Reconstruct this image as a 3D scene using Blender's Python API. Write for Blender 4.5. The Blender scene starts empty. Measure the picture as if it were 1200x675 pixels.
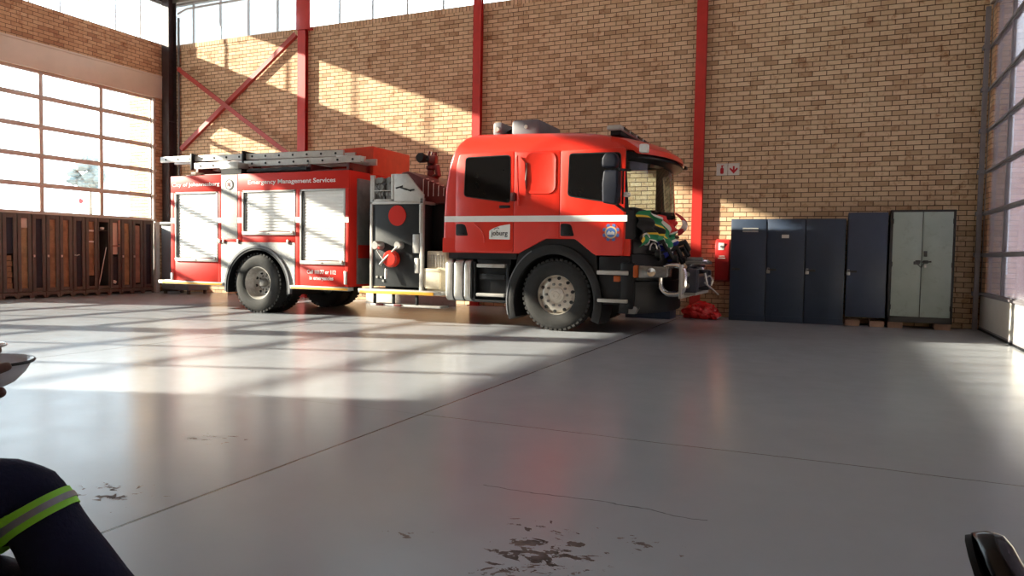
import bpy, bmesh, math, random
from mathutils import Vector, Matrix, noise
random.seed(7)
S = bpy.context.scene
COL = S.collection
pi = math.pi

# ------------------------------------------------------------------ camera
CAM_H = 1.1
ROT = Matrix(((0.9155, 0.4021, 0.0157), (-0.0334, 0.0344, 0.9988), (0.4011, -0.9149, 0.0454)))
def cam_axes():
    yaw, pitch, roll = math.radians(23.70111489), math.radians(-2.60031871), math.radians(0.95266245)
    cy, sy, cp, sp = math.cos(yaw), math.sin(yaw), math.cos(pitch), math.sin(pitch)
    r = Vector((cy, sy, 0)); f = Vector((-sy * cp, cy * cp, sp)); u = r.cross(f)
    cr, sr = math.cos(roll), math.sin(roll)
    return (r * cr + u * sr), (u * cr - r * sr), -f
cr_, cu_, cb_ = cam_axes()
cd = bpy.data.cameras.new('camera')
cam = bpy.data.objects.new('camera', cd); COL.objects.link(cam)
cam.matrix_world = Matrix(((cr_.x, cu_.x, cb_.x, 0), (cr_.y, cu_.y, cb_.y, 0), (cr_.z, cu_.z, cb_.z, CAM_H), (0, 0, 0, 1)))
cd.sensor_fit = 'HORIZONTAL'; cd.sensor_width = 36.0
cd.lens = 858.166 / 1200 * 36.0
cd.clip_start = 0.02; cd.clip_end = 500
S.camera = cam

# ------------------------------------------------------------------ light
SUN_AZ = (1.0, 0.36)          # horizontal travel of the sunlight
SUN_TAN = 0.369               # fall per metre of +X
SUN_STRENGTH = 26.0
SKY_STRENGTH = 6.8
EXPOSURE = 0.08
sl = bpy.data.lights.new('sun', 'SUN'); sl.energy = SUN_STRENGTH; sl.angle = math.radians(0.7)
sl.color = (1.0, 0.87, 0.70)
so = bpy.data.objects.new('sun', sl); COL.objects.link(so); so.location = (-60, -20, 30)
so.rotation_euler = Vector((SUN_AZ[0], SUN_AZ[1], -SUN_TAN)).to_track_quat('-Z', 'Y').to_euler()
W = bpy.data.worlds.new('sky'); S.world = W; W.use_nodes = True
bg = W.node_tree.nodes['Background']
bg.inputs[0].default_value = (0.80, 0.91, 1.0, 1); bg.inputs[1].default_value = SKY_STRENGTH
S.view_settings.view_transform = 'Standard'; S.view_settings.look = 'None'
S.view_settings.gamma = 1.0; S.view_settings.use_curve_mapping = False
S.view_settings.exposure = EXPOSURE

# ------------------------------------------------------------------ materials
def nodes_of(name):
    m = bpy.data.materials.new(name); m.use_nodes = True
    nt = m.node_tree; b = nt.nodes['Principled BSDF']
    return m, nt, b
def N(nt, t, **kw):
    n = nt.nodes.new(t)
    for k, v in kw.items(): setattr(n, k, v)
    return n
def L(nt, a, b): nt.links.new(a, b)
def math_n(nt, op, a, b=None, c=None, clamp=False):
    n = N(nt, 'ShaderNodeMath', operation=op, use_clamp=clamp)
    for i, v in enumerate((a, b, c)):
        if v is None: continue
        if isinstance(v, (int, float)): n.inputs[i].default_value = v
        else: L(nt, v, n.inputs[i])
    return n.outputs[0]
def mixc(nt, fac, a, b, mode='MIX'):
    n = N(nt, 'ShaderNodeMix', data_type='RGBA', blend_type=mode)
    for sock, v in ((n.inputs[0], fac), (n.inputs[6], a), (n.inputs[7], b)):
        if isinstance(v, (int, float)): sock.default_value = v
        elif isinstance(v, tuple): sock.default_value = (*v[:3], 1)
        else: L(nt, v, sock)
    return n.outputs[2]
def noise_n(nt, scale, detail=4, rough=.55, vec=None, dist=0):
    n = N(nt, 'ShaderNodeTexNoise'); n.inputs['Scale'].default_value = scale
    n.inputs['Detail'].default_value = detail; n.inputs['Roughness'].default_value = rough
    n.inputs['Distortion'].default_value = dist
    if vec is not None: L(nt, vec, n.inputs['Vector'])
    return n
def objco(nt): return N(nt, 'ShaderNodeTexCoord').outputs['Object']
def ramp(nt, fac, stops):
    n = N(nt, 'ShaderNodeValToRGB'); e = n.color_ramp.elements
    while len(e) < len(stops): e.new(0.5)
    for el, (p, c) in zip(e, stops): el.position = p; el.color = (*c, 1) if len(c) == 3 else c
    L(nt, fac, n.inputs[0]); return n.outputs[0]

def pm(name, col, rough=.5, metal=0., var=.10, scale=6., bump=0., coat=0., spec=.5, dirt=None):
    """painted / metal / cloth surface with a slight tone variation"""
    m, nt, b = nodes_of(name)
    co = objco(nt)
    nz = noise_n(nt, scale, 5, .6, co)
    lo = tuple(max(0, c * (1 - var)) for c in col); hi = tuple(min(1, c * (1 + var)) for c in col)
    c = ramp(nt, nz.outputs['Fac'], [(.3, lo), (.7, hi)])
    if dirt:
        d = noise_n(nt, scale * 2.5, 8, .7, co, .4)
        f = ramp(nt, d.outputs['Fac'], [(.55, (0, 0, 0)), (.75, (1, 1, 1))])
        c = mixc(nt, f, c, dirt)
    L(nt, c, b.inputs['Base Color'])
    b.inputs['Roughness'].default_value = rough; b.inputs['Metallic'].default_value = metal
    b.inputs['Specular IOR Level'].default_value = spec
    b.inputs['Coat Weight'].default_value = coat; b.inputs['Coat Roughness'].default_value = .06
    if bump:
        bp = N(nt, 'ShaderNodeBump'); bp.inputs['Strength'].default_value = bump; bp.inputs['Distance'].default_value = .01
        L(nt, noise_n(nt, scale * 12, 3, .6, co).outputs['Fac'], bp.inputs['Height']); L(nt, bp.outputs[0], b.inputs['Normal'])
    return m

def brick_mat(name, axis, tones, mortar, row=.085, bw=.232):
    """axis: 'x' wall along X, 'y' wall along Y"""
    m, nt, b = nodes_of(name)
    co = objco(nt); sep = N(nt, 'ShaderNodeSeparateXYZ'); L(nt, co, sep.inputs[0])
    cmb = N(nt, 'ShaderNodeCombineXYZ')
    L(nt, sep.outputs[0 if axis == 'x' else 1], cmb.inputs[0]); L(nt, sep.outputs[2], cmb.inputs[1])
    bt = N(nt, 'ShaderNodeTexBrick'); L(nt, cmb.outputs[0], bt.inputs['Vector'])
    bt.inputs['Scale'].default_value = 1; bt.inputs['Brick Width'].default_value = bw
    bt.inputs['Row Height'].default_value = row; bt.inputs['Mortar Size'].default_value = .0068
    bt.inputs['Mortar Smooth'].default_value = .25; bt.inputs['Bias'].default_value = 0
    bt.inputs['Color1'].default_value = (0, 0, 0, 1); bt.inputs['Color2'].default_value = (1, 1, 1, 1)
    bt.inputs['Mortar'].default_value = (.5, .5, .5, 1)
    c = ramp(nt, bt.outputs['Color'], [(0, tones[0]), (.25, tones[1]), (.6, tones[2]), (1, tones[3])])
    big = noise_n(nt, .9, 3, .6, co)
    c = mixc(nt, .35, c, ramp(nt, big.outputs['Fac'], [(.3, (.78, .70, .66)), (.7, (1, 1, 1))]), 'MULTIPLY')
    fine = noise_n(nt, 14, 6, .7, co)
    c = mixc(nt, .5, c, ramp(nt, fine.outputs['Fac'], [(.30, (.55, .38, .30)), (.46, (1, 1, 1))]), 'MULTIPLY')
    rust = noise_n(nt, 4.2, 5, .72, co, .3)
    c = mixc(nt, 1.0, c, ramp(nt, rust.outputs['Fac'], [(.57, (1, 1, 1)), (.70, (.62, .44, .36))]), 'MULTIPLY')
    c = mixc(nt, bt.outputs['Fac'], c, mortar)
    L(nt, c, b.inputs['Base Color']); b.inputs['Roughness'].default_value = .85
    b.inputs['Specular IOR Level'].default_value = .25
    bp = N(nt, 'ShaderNodeBump'); bp.inputs['Strength'].default_value = .8; bp.inputs['Distance'].default_value = .012
    h = math_n(nt, 'SUBTRACT', math_n(nt, 'MULTIPLY', fine.outputs['Fac'], .3), bt.outputs['Fac'])
    L(nt, h, bp.inputs['Height']); L(nt, bp.outputs[0], b.inputs['Normal'])
    return m

def glass_mat(name, tint=(.92, .95, .95), gloss=.10, rough=.02, haze=0.):
    m = bpy.data.materials.new(name); m.use_nodes = True; nt = m.node_tree
    nt.nodes.clear(); out = N(nt, 'ShaderNodeOutputMaterial')
    tr = N(nt, 'ShaderNodeBsdfTransparent'); tr.inputs[0].default_value = (*tint, 1)
    gl = N(nt, 'ShaderNodeBsdfGlossy'); gl.inputs['Roughness'].default_value = rough
    fr = N(nt, 'ShaderNodeFresnel'); fr.inputs[0].default_value = 1.45
    f = math_n(nt, 'ADD', math_n(nt, 'MULTIPLY', fr.outputs[0], .8), gloss - .04, clamp=True)
    mx = N(nt, 'ShaderNodeMixShader'); L(nt, f, mx.inputs[0]); L(nt, tr.outputs[0], mx.inputs[1]); L(nt, gl.outputs[0], mx.inputs[2])
    last = mx.outputs[0]
    if haze:
        df = N(nt, 'ShaderNodeBsdfDiffuse'); nz = noise_n(nt, 2.5, 4, .6, objco(nt))
        L(nt, ramp(nt, nz.outputs['Fac'], [(.3, (.68, .66, .72)), (.7, (.85, .83, .88))]), df.inputs[0])
        m2 = N(nt, 'ShaderNodeMixShader'); m2.inputs[0].default_value = haze
        L(nt, last, m2.inputs[1]); L(nt, df.outputs[0], m2.inputs[2]); last = m2.outputs[0]
    L(nt, last, out.inputs[0]); return m

def floor_mat():
    m, nt, b = nodes_of('painted_concrete_floor')
    co = objco(nt); sep = N(nt, 'ShaderNodeSeparateXYZ'); L(nt, co, sep.inputs[0])
    X, Y = sep.outputs[0], sep.outputs[1]
    big = noise_n(nt, .45, 4, .55, co)
    c = ramp(nt, big.outputs['Fac'], [(.3, (.285, .302, .330)), (.7, (.318, .335, .362))])
    mid = noise_n(nt, 3.5, 6, .65, co)
    c = mixc(nt, .5, c, ramp(nt, mid.outputs['Fac'], [(.3, (.93, .93, .93)), (.7, (1, 1, 1))]), 'MULTIPLY')
    # worn paint chips, clustered on three spots of the floor
    def blob(cx, cy, rx, ry):
        dx = math_n(nt, 'DIVIDE', math_n(nt, 'SUBTRACT', X, cx), rx); dy = math_n(nt, 'DIVIDE', math_n(nt, 'SUBTRACT', Y, cy), ry)
        d = math_n(nt, 'SQRT', math_n(nt, 'ADD', math_n(nt, 'MULTIPLY', dx, dx), math_n(nt, 'MULTIPLY', dy, dy)))
        return math_n(nt, 'SUBTRACT', 1, d, clamp=True)
    st = N(nt, 'ShaderNodeMapping'); st.inputs['Scale'].default_value = (7.5, 11, 1); st.inputs['Rotation'].default_value = (0, 0, -.41)
    L(nt, co, st.inputs[0])
    ch = noise_n(nt, 1.6, 5, .62, st.outputs[0], .5)
    k = blob(-.95, 2.47, .50, .52)
    for a in ((-1.47, 2.43, .22, .16), (-.62, 2.72, .35, .25), (-2.95, 2.25, .5, .45), (-1.05, 2.75, .5, .3), (-3.3, 3.2, .5, .3)):
        w = .80 if a[0] < -1.2 else .74
        k = math_n(nt, 'MAXIMUM', k, math_n(nt, 'MULTIPLY', blob(*a), w))
    lim = math_n(nt, 'SUBTRACT', .80, math_n(nt, 'MULTIPLY', k, .36))
    chip = math_n(nt, 'MULTIPLY', math_n(nt, 'SUBTRACT', ch.outputs['Fac'], lim), 60, clamp=True)
    cc = noise_n(nt, 9, 3, .6, co)
    c = mixc(nt, chip, c, ramp(nt, cc.outputs['Fac'], [(.35, (.060, .047, .044)), (.65, (.165, .125, .115))]))
    # scattered scuffs
    sc = noise_n(nt, 2.2, 8, .75, st.outputs[0], .8)
    scf = ramp(nt, sc.outputs['Fac'], [(.74, (0, 0, 0)), (.80, (.5, .5, .5))])
    c = mixc(nt, scf, c, (.22, .21, .20))
    # sawn expansion joints and cracks
    wob = noise_n(nt, 1.3, 5, .6, co); wv = math_n(nt, 'SUBTRACT', wob.outputs['Fac'], .5)
    def line(coord, at, w, wob_amp, lo_c, lo, hi):
        p = math_n(nt, 'ADD', coord, math_n(nt, 'MULTIPLY', wv, wob_amp))
        d = math_n(nt, 'ABSOLUTE', math_n(nt, 'SUBTRACT', p, at))
        f = math_n(nt, 'MULTIPLY', math_n(nt, 'SUBTRACT', w, d), 400, clamp=True)
        f = math_n(nt, 'MULTIPLY', f, math_n(nt, 'GREATER_THAN', lo_c, lo))
        return math_n(nt, 'MULTIPLY', f, math_n(nt, 'LESS_THAN', lo_c, hi))
    l = line(X, -2.555, .010, .0, Y, -5, 20)
    for at in (-7.2, -11.85): l = math_n(nt, 'MAXIMUM', l, line(X, at, .007, 0, Y, -5, 20))
    l = math_n(nt, 'MAXIMUM', l, line(Y, 4.30, .0055, .06, X, -2.555, 9))
    l = math_n(nt, 'MAXIMUM', l, math_n(nt, 'MULTIPLY', line(Y, 3.12, .0045, .22, X, -1.5, -.45), .7))
    l = math_n(nt, 'MAXIMUM', l, math_n(nt, 'MULTIPLY', line(Y, 4.30, .003, .05, X, -4.2, -2.555), .5))
    c = mixc(nt, l, c, (.03, .028, .026))
    L(nt, c, b.inputs['Base Color'])
    r = ramp(nt, mid.outputs['Fac'], [(.3, (.20, .20, .20)), (.7, (.25, .25, .25))])
    r2 = math_n(nt, 'ADD', r, math_n(nt, 'MULTIPLY', chip, .4))
    L(nt, r2, b.inputs['Roughness']); b.inputs['Specular IOR Level'].default_value = .12
    bp = N(nt, 'ShaderNodeBump'); bp.inputs['Strength'].default_value = .25; bp.inputs['Distance'].default_value = .006
    h = math_n(nt, 'SUBTRACT', math_n(nt, 'MULTIPLY', noise_n(nt, 3, 2, .5, co).outputs['Fac'], .06), math_n(nt, 'ADD', chip, l))
    L(nt, h, bp.inputs['Height']); L(nt, bp.outputs[0], b.inputs['Normal'])
    return m

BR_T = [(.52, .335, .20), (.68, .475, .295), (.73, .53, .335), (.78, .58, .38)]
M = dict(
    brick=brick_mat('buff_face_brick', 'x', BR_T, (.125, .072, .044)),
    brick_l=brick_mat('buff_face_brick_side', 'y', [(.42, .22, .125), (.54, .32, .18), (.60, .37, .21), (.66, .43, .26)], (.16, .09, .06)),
    brick_soldier=brick_mat('brick_on_edge', 'x', BR_T, (.125, .072, .044), row=.5, bw=.085),
    brick_pink=brick_mat('pinkish_brick', 'y', [(.27, .19, .22), (.32, .25, .28), (.36, .29, .33), (.40, .33, .37)], (.24, .20, .23), row=.17, bw=.46),
    floor=floor_mat(),
    roofing=pm('pale_roof_sheet', (.72, .71, .69), .6),
    concrete=pm('yard_concrete', (.42, .40, .37), .9, var=.12, scale=.5),
    beige=pm('beige_lintel_paint', (.64, .54, .44), .6, var=.05, scale=2),
    steel_dark=pm('dark_brown_steel', (.050, .034, .034), .5, var=.15),
    alu=pm('window_aluminium', (.38, .35, .33), .45, .3, var=.08),
    alu_dark=pm('dull_door_rail', (.58, .51, .46), .5, .1, var=.12),
    alu_right=pm('grey_door_rail', (.27, .25, .27), .5, .2, var=.12),
    door_white=pm('white_door_panel', (.74, .70, .64), .35, var=.05, scale=3),
    glass=glass_mat('clear_glazing'),
    glass_r=glass_mat('milky_glazing', (.95, .93, .96), .10, .05, .16),  # milky lavender layer mixed over the right door panes
    red_steel=pm('red_column_paint', (.52, .026, .020), .42, var=.12, scale=3, coat=.1),
    red_brace=pm('faded_red_brace_paint', (.40, .055, .045), .5, var=.15, scale=3),
    truck_red=pm('fire_engine_red', (.66, .022, .009), .32, var=.05, scale=2, coat=.25),
    truck_red2=pm('locker_body_red', (.56, .020, .011), .5, var=.08, scale=2, coat=.0, spec=.22),
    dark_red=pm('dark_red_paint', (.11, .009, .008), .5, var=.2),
    orange_red=pm('sunfaded_red_cover', (.62, .06, .022), .5, var=.1),
    shutter=pm('roller_shutter_aluminium', (.78, .77, .74), .38, .25, var=.05, scale=5),
    checker=pm('checker_plate_aluminium', (.31, .31, .305), .5, .25, var=.18, scale=40, bump=.6),
    silver=pm('brushed_metal', (.60, .59, .56), .32, .8, var=.10, scale=10),
    silver_matt=pm('silver_paint', (.47, .455, .43), .45, .35, var=.1, scale=6, dirt=(.35, .32, .28)),
    chrome=pm('polished_chrome', (.78, .78, .78), .12, 1., var=.04),
    black=pm('black_plastic', (.0075, .008, .010), .5, var=.2, spec=.3),
    black_rub=pm('tyre_rubber', (.0155, .015, .0148), .75, var=.25, scale=14, bump=.3, spec=.35),
    grey_panel=pm('charcoal_pump_panel', (.022, .024, .026), .5, var=.15, spec=.3),
    grey_end=pm('weathered_grey_plate', (.17, .165, .16), .5, .2, var=.25, scale=5),
    white=pm('white_reflective_tape', (.80, .79, .76), .4, var=.04),
    letter=pm('white_lettering_film', (.80, .76, .74), .5, var=.06),
    window_black=pm('tinted_cab_glass', (.004, .004, .0045), .08, var=.1, spec=.16),  # opaque tint also stands in for the dark cab behind
    windscreen=glass_mat('windscreen_glass', (.78, .84, .83), .09, .01),
    amber=pm('amber_lens', (.42, .085, .02), .25, var=.06),
    yellow=pm('yellow_step_edge', (.72, .36, .03), .5, var=.12, scale=8),
    lens=pm('clear_lamp_lens', (.22, .21, .20), .08, .5, var=.2, scale=20),
    cream=pm('cream_locker_paint', (.62, .55, .42), .5, var=.12, scale=6, dirt=(.35, .3, .22)),
    grey_box=pm('grey_equipment_paint', (.13, .135, .15), .5, var=.1),
    rim=pm('grey_wheel_rim', (.40, .38, .35), .42, .45, var=.2, scale=12, dirt=(.18, .15, .12)),
    rim_alu=pm('alloy_wheel', (.62, .58, .52), .35, .6, var=.12, scale=14, dirt=(.32, .27, .2)),
    blue_steel=pm('navy_locker_paint', (.030, .046, .080), .42, var=.10, scale=2.5, dirt=(.025, .037, .064)),
    blue_steel2=pm('slate_blue_locker_paint', (.046, .064, .112), .42, var=.10, scale=2.5),
    sage=pm('sage_cabinet_paint', (.40, .47, .43), .42, var=.08, scale=2.5, dirt=(.30, .34, .30)),
    dark_frame=pm('dark_cabinet_frame', (.040, .038, .038), .5, var=.2),
    locker_grey=pm('brown_grey_locker_steel', (.092, .085, .075), .5, var=.18, scale=5),
    pale_blue=pm('blue_grey_cabinet', (.14, .17, .20), .45, var=.1, scale=3),
    cardboard=pm('brown_cardboard', (.27, .165, .088), .85, var=.35, scale=5, dirt=(.16, .10, .06)),
    cardboard2=pm('tan_wood_board', (.31, .215, .11), .8, var=.35, scale=5, dirt=(.20, .12, .08)),
    pinkish=pm('pinkish_brown_board', (.31, .19, .14), .8, var=.3, scale=5),
    navy_in=pm('dark_navy_cloth_inside', (.020, .022, .034), .8, var=.3),
    black_in=pm('black_interior', (.010, .010, .011), .8, var=.2),
    paper=pm('paper_label', (.70, .68, .63), .7, var=.05),
    sign_white=pm('sign_white', (.72, .68, .62), .5, var=.04),
    sign_red=pm('sign_red', (.50, .02, .03), .5, var=.05),
    red_plastic=pm('crumpled_red_plastic', (.55, .015, .018), .22, var=.2, scale=9),
    red_box=pm('red_cover_box', (.48, .02, .02), .4, var=.1),
    navy_cloth=pm('navy_workwear', (.0070, .0095, .031), .85, var=.25, scale=10, bump=.25, spec=.2),
    lime=pm('lime_hi_vis_tape', (.24, .68, .035), .55, var=.06, scale=20),
    tape_silver=pm('silver_reflective_tape', (.20, .22, .24), .4, .2, var=.12, scale=30),
    skin=pm('brown_skin', (.115, .050, .034), .5, var=.12, scale=14, bump=.1),
    hair=pm('black_hair', (.012, .010, .010), .8, var=.2, scale=30, bump=.6),
    enamel=pm('white_enamel', (.70, .73, .78), .22, var=.03),
    leather=pm('polished_black_leather', (.006, .007, .010), .22, var=.2, scale=12, coat=.2, spec=.35),
    sole=pm('black_rubber_sole', (.007, .007, .008), .7, var=.2, spec=.25),
    leaf=pm('glare_paled_leaf', (.17, .21, .21), .8, var=.3),  # overexposure haze is put into the pale blue-grey leaf colour
    bark=pm('tree_bark', (.20, .16, .12), .9, var=.2),
    cu_wood=pm('light_plywood', (.55, .40, .24), .6, var=.15, scale=4),
)

# ------------------------------------------------------------------ mesh helpers
def box(bm, x0, x1, y0, y1, z0, z1, bev=0., seg=2):
    r = bmesh.ops.create_cube(bm, size=1.0)
    vs = r['verts']
    for v in vs:
        v.co = Vector((x0 if v.co.x < 0 else x1, y0 if v.co.y < 0 else y1, z0 if v.co.z < 0 else z1))
    if bev:
        es = list({e for v in vs for e in v.link_edges})
        bmesh.ops.bevel(bm, geom=es, offset=bev, segments=seg, affect='EDGES', profile=.5)
    return bm
def B(*a, **k): return box(bmesh.new(), *a, **k)
def prism(bm, poly, d0, d1, axis='y', bev=0., seg=2):
    """extrude a 2-D polygon. axis y: poly is (x,z); x: poly is (y,z); z: poly is (x,y)"""
    def P(p, d):
        return {'y': (p[0], d, p[1]), 'x': (d, p[0], p[1]), 'z': (p[0], p[1], d)}[axis]
    a = [bm.verts.new(P(p, d0)) for p in poly]; b = [bm.verts.new(P(p, d1)) for p in poly]
    n = len(poly)
    fs = [bm.faces.new(a), bm.faces.new(b[::-1])]
    for i in range(n): fs.append(bm.faces.new((a[i], b[i], b[(i + 1) % n], a[(i + 1) % n])))
    bmesh.ops.recalc_face_normals(bm, faces=fs)
    if bev:
        es = [e for e in {e for f in fs for e in f.edges} if (e.verts[0] in a) == (e.verts[1] in a)]
        bmesh.ops.bevel(bm, geom=es, offset=bev, segments=seg, affect='EDGES', profile=.5)
    return bm
def PR(*a, **k): return prism(bmesh.new(), *a, **k)
def frame_of(d):
    d = d.normalized(); u = d.cross(Vector((0, 0, 1)))
    if u.length < 1e-3: u = d.cross(Vector((0, 1, 0)))
    u.normalize(); return u, d.cross(u).normalized()
def tube(bm, pts, r, seg=10, closed=False, flat=1.0):
    pts = [Vector(p) for p in pts]; n = len(pts); rings = []
    up = None
    for i, p in enumerate(pts):
        if closed: d = pts[(i + 1) % n] - pts[i - 1]
        else: d = pts[min(i + 1, n - 1)] - pts[max(i - 1, 0)]
        u, v = frame_of(d)
        if up is not None and u.dot(up) < 0: u, v = -u, -v
        up = u
        rr = r[i] if isinstance(r, (list, tuple)) else r
        rings.append([bm.verts.new(p + u * math.cos(2 * pi * k / seg) * rr + v * math.sin(2 * pi * k / seg) * rr * flat) for k in range(seg)])
    fs = []
    for i in range(n if closed else n - 1):
        a, b = rings[i], rings[(i + 1) % n]
        for k in range(seg): fs.append(bm.faces.new((a[k], a[(k + 1) % seg], b[(k + 1) % seg], b[k])))
    if not closed: fs += [bm.faces.new(rings[0][::-1]), bm.faces.new(rings[-1])]
    bmesh.ops.recalc_face_normals(bm, faces=fs)
    return bm
def TB(*a, **k): return tube(bmesh.new(), *a, **k)
def lathe(bm, prof, c, axis='y', seg=32, cap=True):
    """prof: list of (radius, offset along axis)"""
    c = Vector(c); rings = []
    for r, h in prof:
        ring = []
        for k in range(seg):
            a = 2 * pi * k / seg; ca, sa = math.cos(a) * r, math.sin(a) * r
            o = {'y': (ca, h, sa), 'x': (h, ca, sa), 'z': (ca, sa, h)}[axis]
            ring.append(bm.verts.new(c + Vector(o)))
        rings.append(ring)
    fs = []
    for a, b in zip(rings, rings[1:]):
        for k in range(seg): fs.append(bm.faces.new((a[k], a[(k + 1) % seg], b[(k + 1) % seg], b[k])))
    if cap: fs += [bm.faces.new(rings[0]), bm.faces.new(rings[-1][::-1])]
    bmesh.ops.recalc_face_normals(bm, faces=fs)
    return bm
def LA(*a, **k): return lathe(bmesh.new(), *a, **k)
def ball(bm, c, r, sub=3, sc=(1, 1, 1), jitter=0., fr=3.):
    res = bmesh.ops.create_icosphere(bm, subdivisions=sub, radius=1.0)
    for v in res['verts']:
        n = v.co.normalized()
        k = 1 + (noise.noise(n * fr + Vector(c)) * jitter if jitter else 0)
        v.co = Vector((n.x * sc[0] * r * k, n.y * sc[1] * r * k, n.z * sc[2] * r * k)) + Vector(c)
    return bm
def rrect(x0, x1, z0, z1, r, seg=5):
    out = []
    for cx, cz, a0 in ((x1 - r, z1 - r, 0), (x0 + r, z1 - r, 90), (x0 + r, z0 + r, 180), (x1 - r, z0 + r, 270)):
        for k in range(seg + 1):
            a = math.radians(a0 + 90 * k / seg); out.append((cx + math.cos(a) * r, cz + math.sin(a) * r))
    return out
def rpoly(pts, r, seg=4):
    """round the corners of a polygon"""
    out = []; n = len(pts)
    for i in range(n):
        p, a, b = Vector(pts[i]), Vector(pts[i - 1]), Vector(pts[(i + 1) % n])
        da, db = (a - p), (b - p); k = min(r, da.length * .45, db.length * .45)
        p0, p1 = p + da.normalized() * k, p + db.normalized() * k
        for j in range(seg + 1):
            t = j / seg; q = p0 * (1 - t) ** 2 + p * 2 * t * (1 - t) + p1 * t * t
            out.append((q.x, q.y))
    return out

def setp(o, label=None, cat=None, group=None, kind=None):
    if label: o['label'] = label
    if cat: o['category'] = cat
    if group: o['group'] = group
    if kind: o['kind'] = kind
    return o
BASE = {}
def link_mesh(name, me, parent=None, smooth=True, angle=35):
    o = bpy.data.objects.new(name, me); COL.objects.link(o)
    if smooth:
        me.polygons.foreach_set('use_smooth', [True] * len(me.polygons))
        me.set_sharp_from_angle(angle=math.radians(angle))
    if parent is not None:
        o.parent = parent
        base = BASE.get(parent.name)
        if base is not None:
            me.transform(Matrix.Translation(-Vector(base))); BASE[o.name] = base
    return o
def part(name, bm, mat, parent=None, label=None, smooth=True, angle=35):
    """bm is in world coordinates; the part hangs under its thing"""
    if name in SPLIT and parent is not None:
        bm.verts.index_update()
        o = None
        for k, b in enumerate(islands(bm)):
            me = bpy.data.meshes.new(name); b.to_mesh(me); b.free(); me.materials.append(mat)
            q = link_mesh(name, me, parent, smooth, angle)
            if label: q['label'] = label
            o = o or q
        return o
    me = bpy.data.meshes.new(name); bm.to_mesh(me); bm.free()
    for m in (mat if isinstance(mat, (list, tuple)) else [mat]): me.materials.append(m)
    o = link_mesh(name, me, parent, smooth, angle)
    if label: o['label'] = label
    return o
def islands(bm):
    bm.verts.ensure_lookup_table(); seen = set(); out = []
    for v in bm.verts:
        if v.index in seen: continue
        st = [v]; seen.add(v.index); comp = []
        while st:
            q = st.pop(); comp.append(q)
            for e in q.link_edges:
                o = e.other_vert(q)
                if o.index not in seen: seen.add(o.index); st.append(o)
        nb = bmesh.new(); mp = {q: nb.verts.new(q.co) for q in comp}
        for f in {f for q in comp for f in q.link_faces}: nb.faces.new([mp[q] for q in f.verts])
        out.append(nb)
    bm.free(); return out
SPLIT = set('hand_hole rung_end running_board board_edge tread reflective_stripe catch cab_step panel_plate drain_tap key_clip hose_coupling strap tank_strap fuel_tank grille_bar hose_ring front_pipe hose white_strip hinge foot trestle_foot cable lens badge_lobe winch_knob panel_frame door_handle door_latch latch rung wheel_nuts lug_nut outlet_lever side_reflector tow_eye_cover step_box hinge lower_rails upper_rails ladder_guide shutter_frame ladder_rack'.split())
def thing(name, loc, label, cat, group=None, kind=None, rz=0.):
    o = bpy.data.objects.new(name, None); COL.objects.link(o); o.location = loc
    o.empty_display_size = .2
    if rz: o.rotation_euler = (0, 0, rz)
    BASE[o.name] = Vector(loc) if not rz else Vector((0, 0, 0))
    return setp(o, label, cat, group, kind)
def solo(name, bm, mat, loc, label, cat, group=None, kind=None, angle=35):
    """a thing that is one mesh; vertices in world coordinates, origin at loc"""
    me = bpy.data.meshes.new(name); bm.to_mesh(me); bm.free()
    for m in (mat if isinstance(mat, (list, tuple)) else [mat]): me.materials.append(m)
    me.transform(Matrix.Translation(-Vector(loc)))
    o = link_mesh(name, me, None, True, angle); o.location = loc; BASE[o.name] = Vector(loc)
    return setp(o, label, cat, group, kind)
def struct(name, bm, mat, label=None, parent=None):
    o = part(name, bm, mat, parent)
    if parent is None: o['kind'] = 'structure'
    if label: o['label'] = label
    return o
def text(name, s, x0, x1, z0, z1, y, mat, parent, bold=.012, label=None):
    """lettering that faces -Y, fitted to a rectangle"""
    cu = bpy.data.curves.new(name, 'FONT'); cu.body = s; cu.align_x = 'CENTER'; cu.offset = bold; cu.extrude = .006
    cu.resolution_u = 3; cu.space_line = 1.1
    tmp = bpy.data.objects.new('tmp', cu); COL.objects.link(tmp)
    bpy.context.view_layer.update()
    dg = bpy.context.evaluated_depsgraph_get()
    me = bpy.data.meshes.new_from_object(tmp.evaluated_get(dg)); bpy.data.objects.remove(tmp); bpy.data.curves.remove(cu)
    xs = [v.co.x for v in me.vertices]; ys = [v.co.y for v in me.vertices]
    ax, bx, ay, by = min(xs), max(xs), min(ys), max(ys)
    for v in me.vertices:
        p = v.co.copy()
        v.co = Vector((x0 + (p.x - ax) / (bx - ax) * (x1 - x0), y - (p.z + .006) * .35, z0 + (p.y - ay) / (by - ay) * (z1 - z0)))
    me.name = name; me.materials.clear(); me.materials.append(mat)
    o = link_mesh(name, me, parent, False)
    if label: o['label'] = label
    return o
def disc(bm, cx, cz, r, y0, y1, seg=28):
    return prism(bm, [(cx + r * math.cos(2 * pi * k / seg), cz + r * math.sin(2 * pi * k / seg)) for k in range(seg)], y0, y1)
def DI(*a, **k): return disc(bmesh.new(), *a, **k)
def copy_tree(o, parent=None):
    c = o.copy(); COL.objects.link(c)
    if parent is not None: c.parent = parent
    for ch in list(o.children): copy_tree(ch, c)
    return c

# ================================================================== THE ROOM
WY, WX, RX, FY = 14.1, -16.1, 2.2, -2.2
SILL, HEAD, ROOF = 6.38, 7.46, 7.64
LIN_L, LIN_R, BAND = 4.97, 5.22, 5.5
PIERS = [(13.66, WY), (8.90, 9.30), (4.10, 4.50), (FY, -.20)]
BAYS = [(9.30, 13.66), (4.50, 8.90), (-.20, 4.10)]

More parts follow.
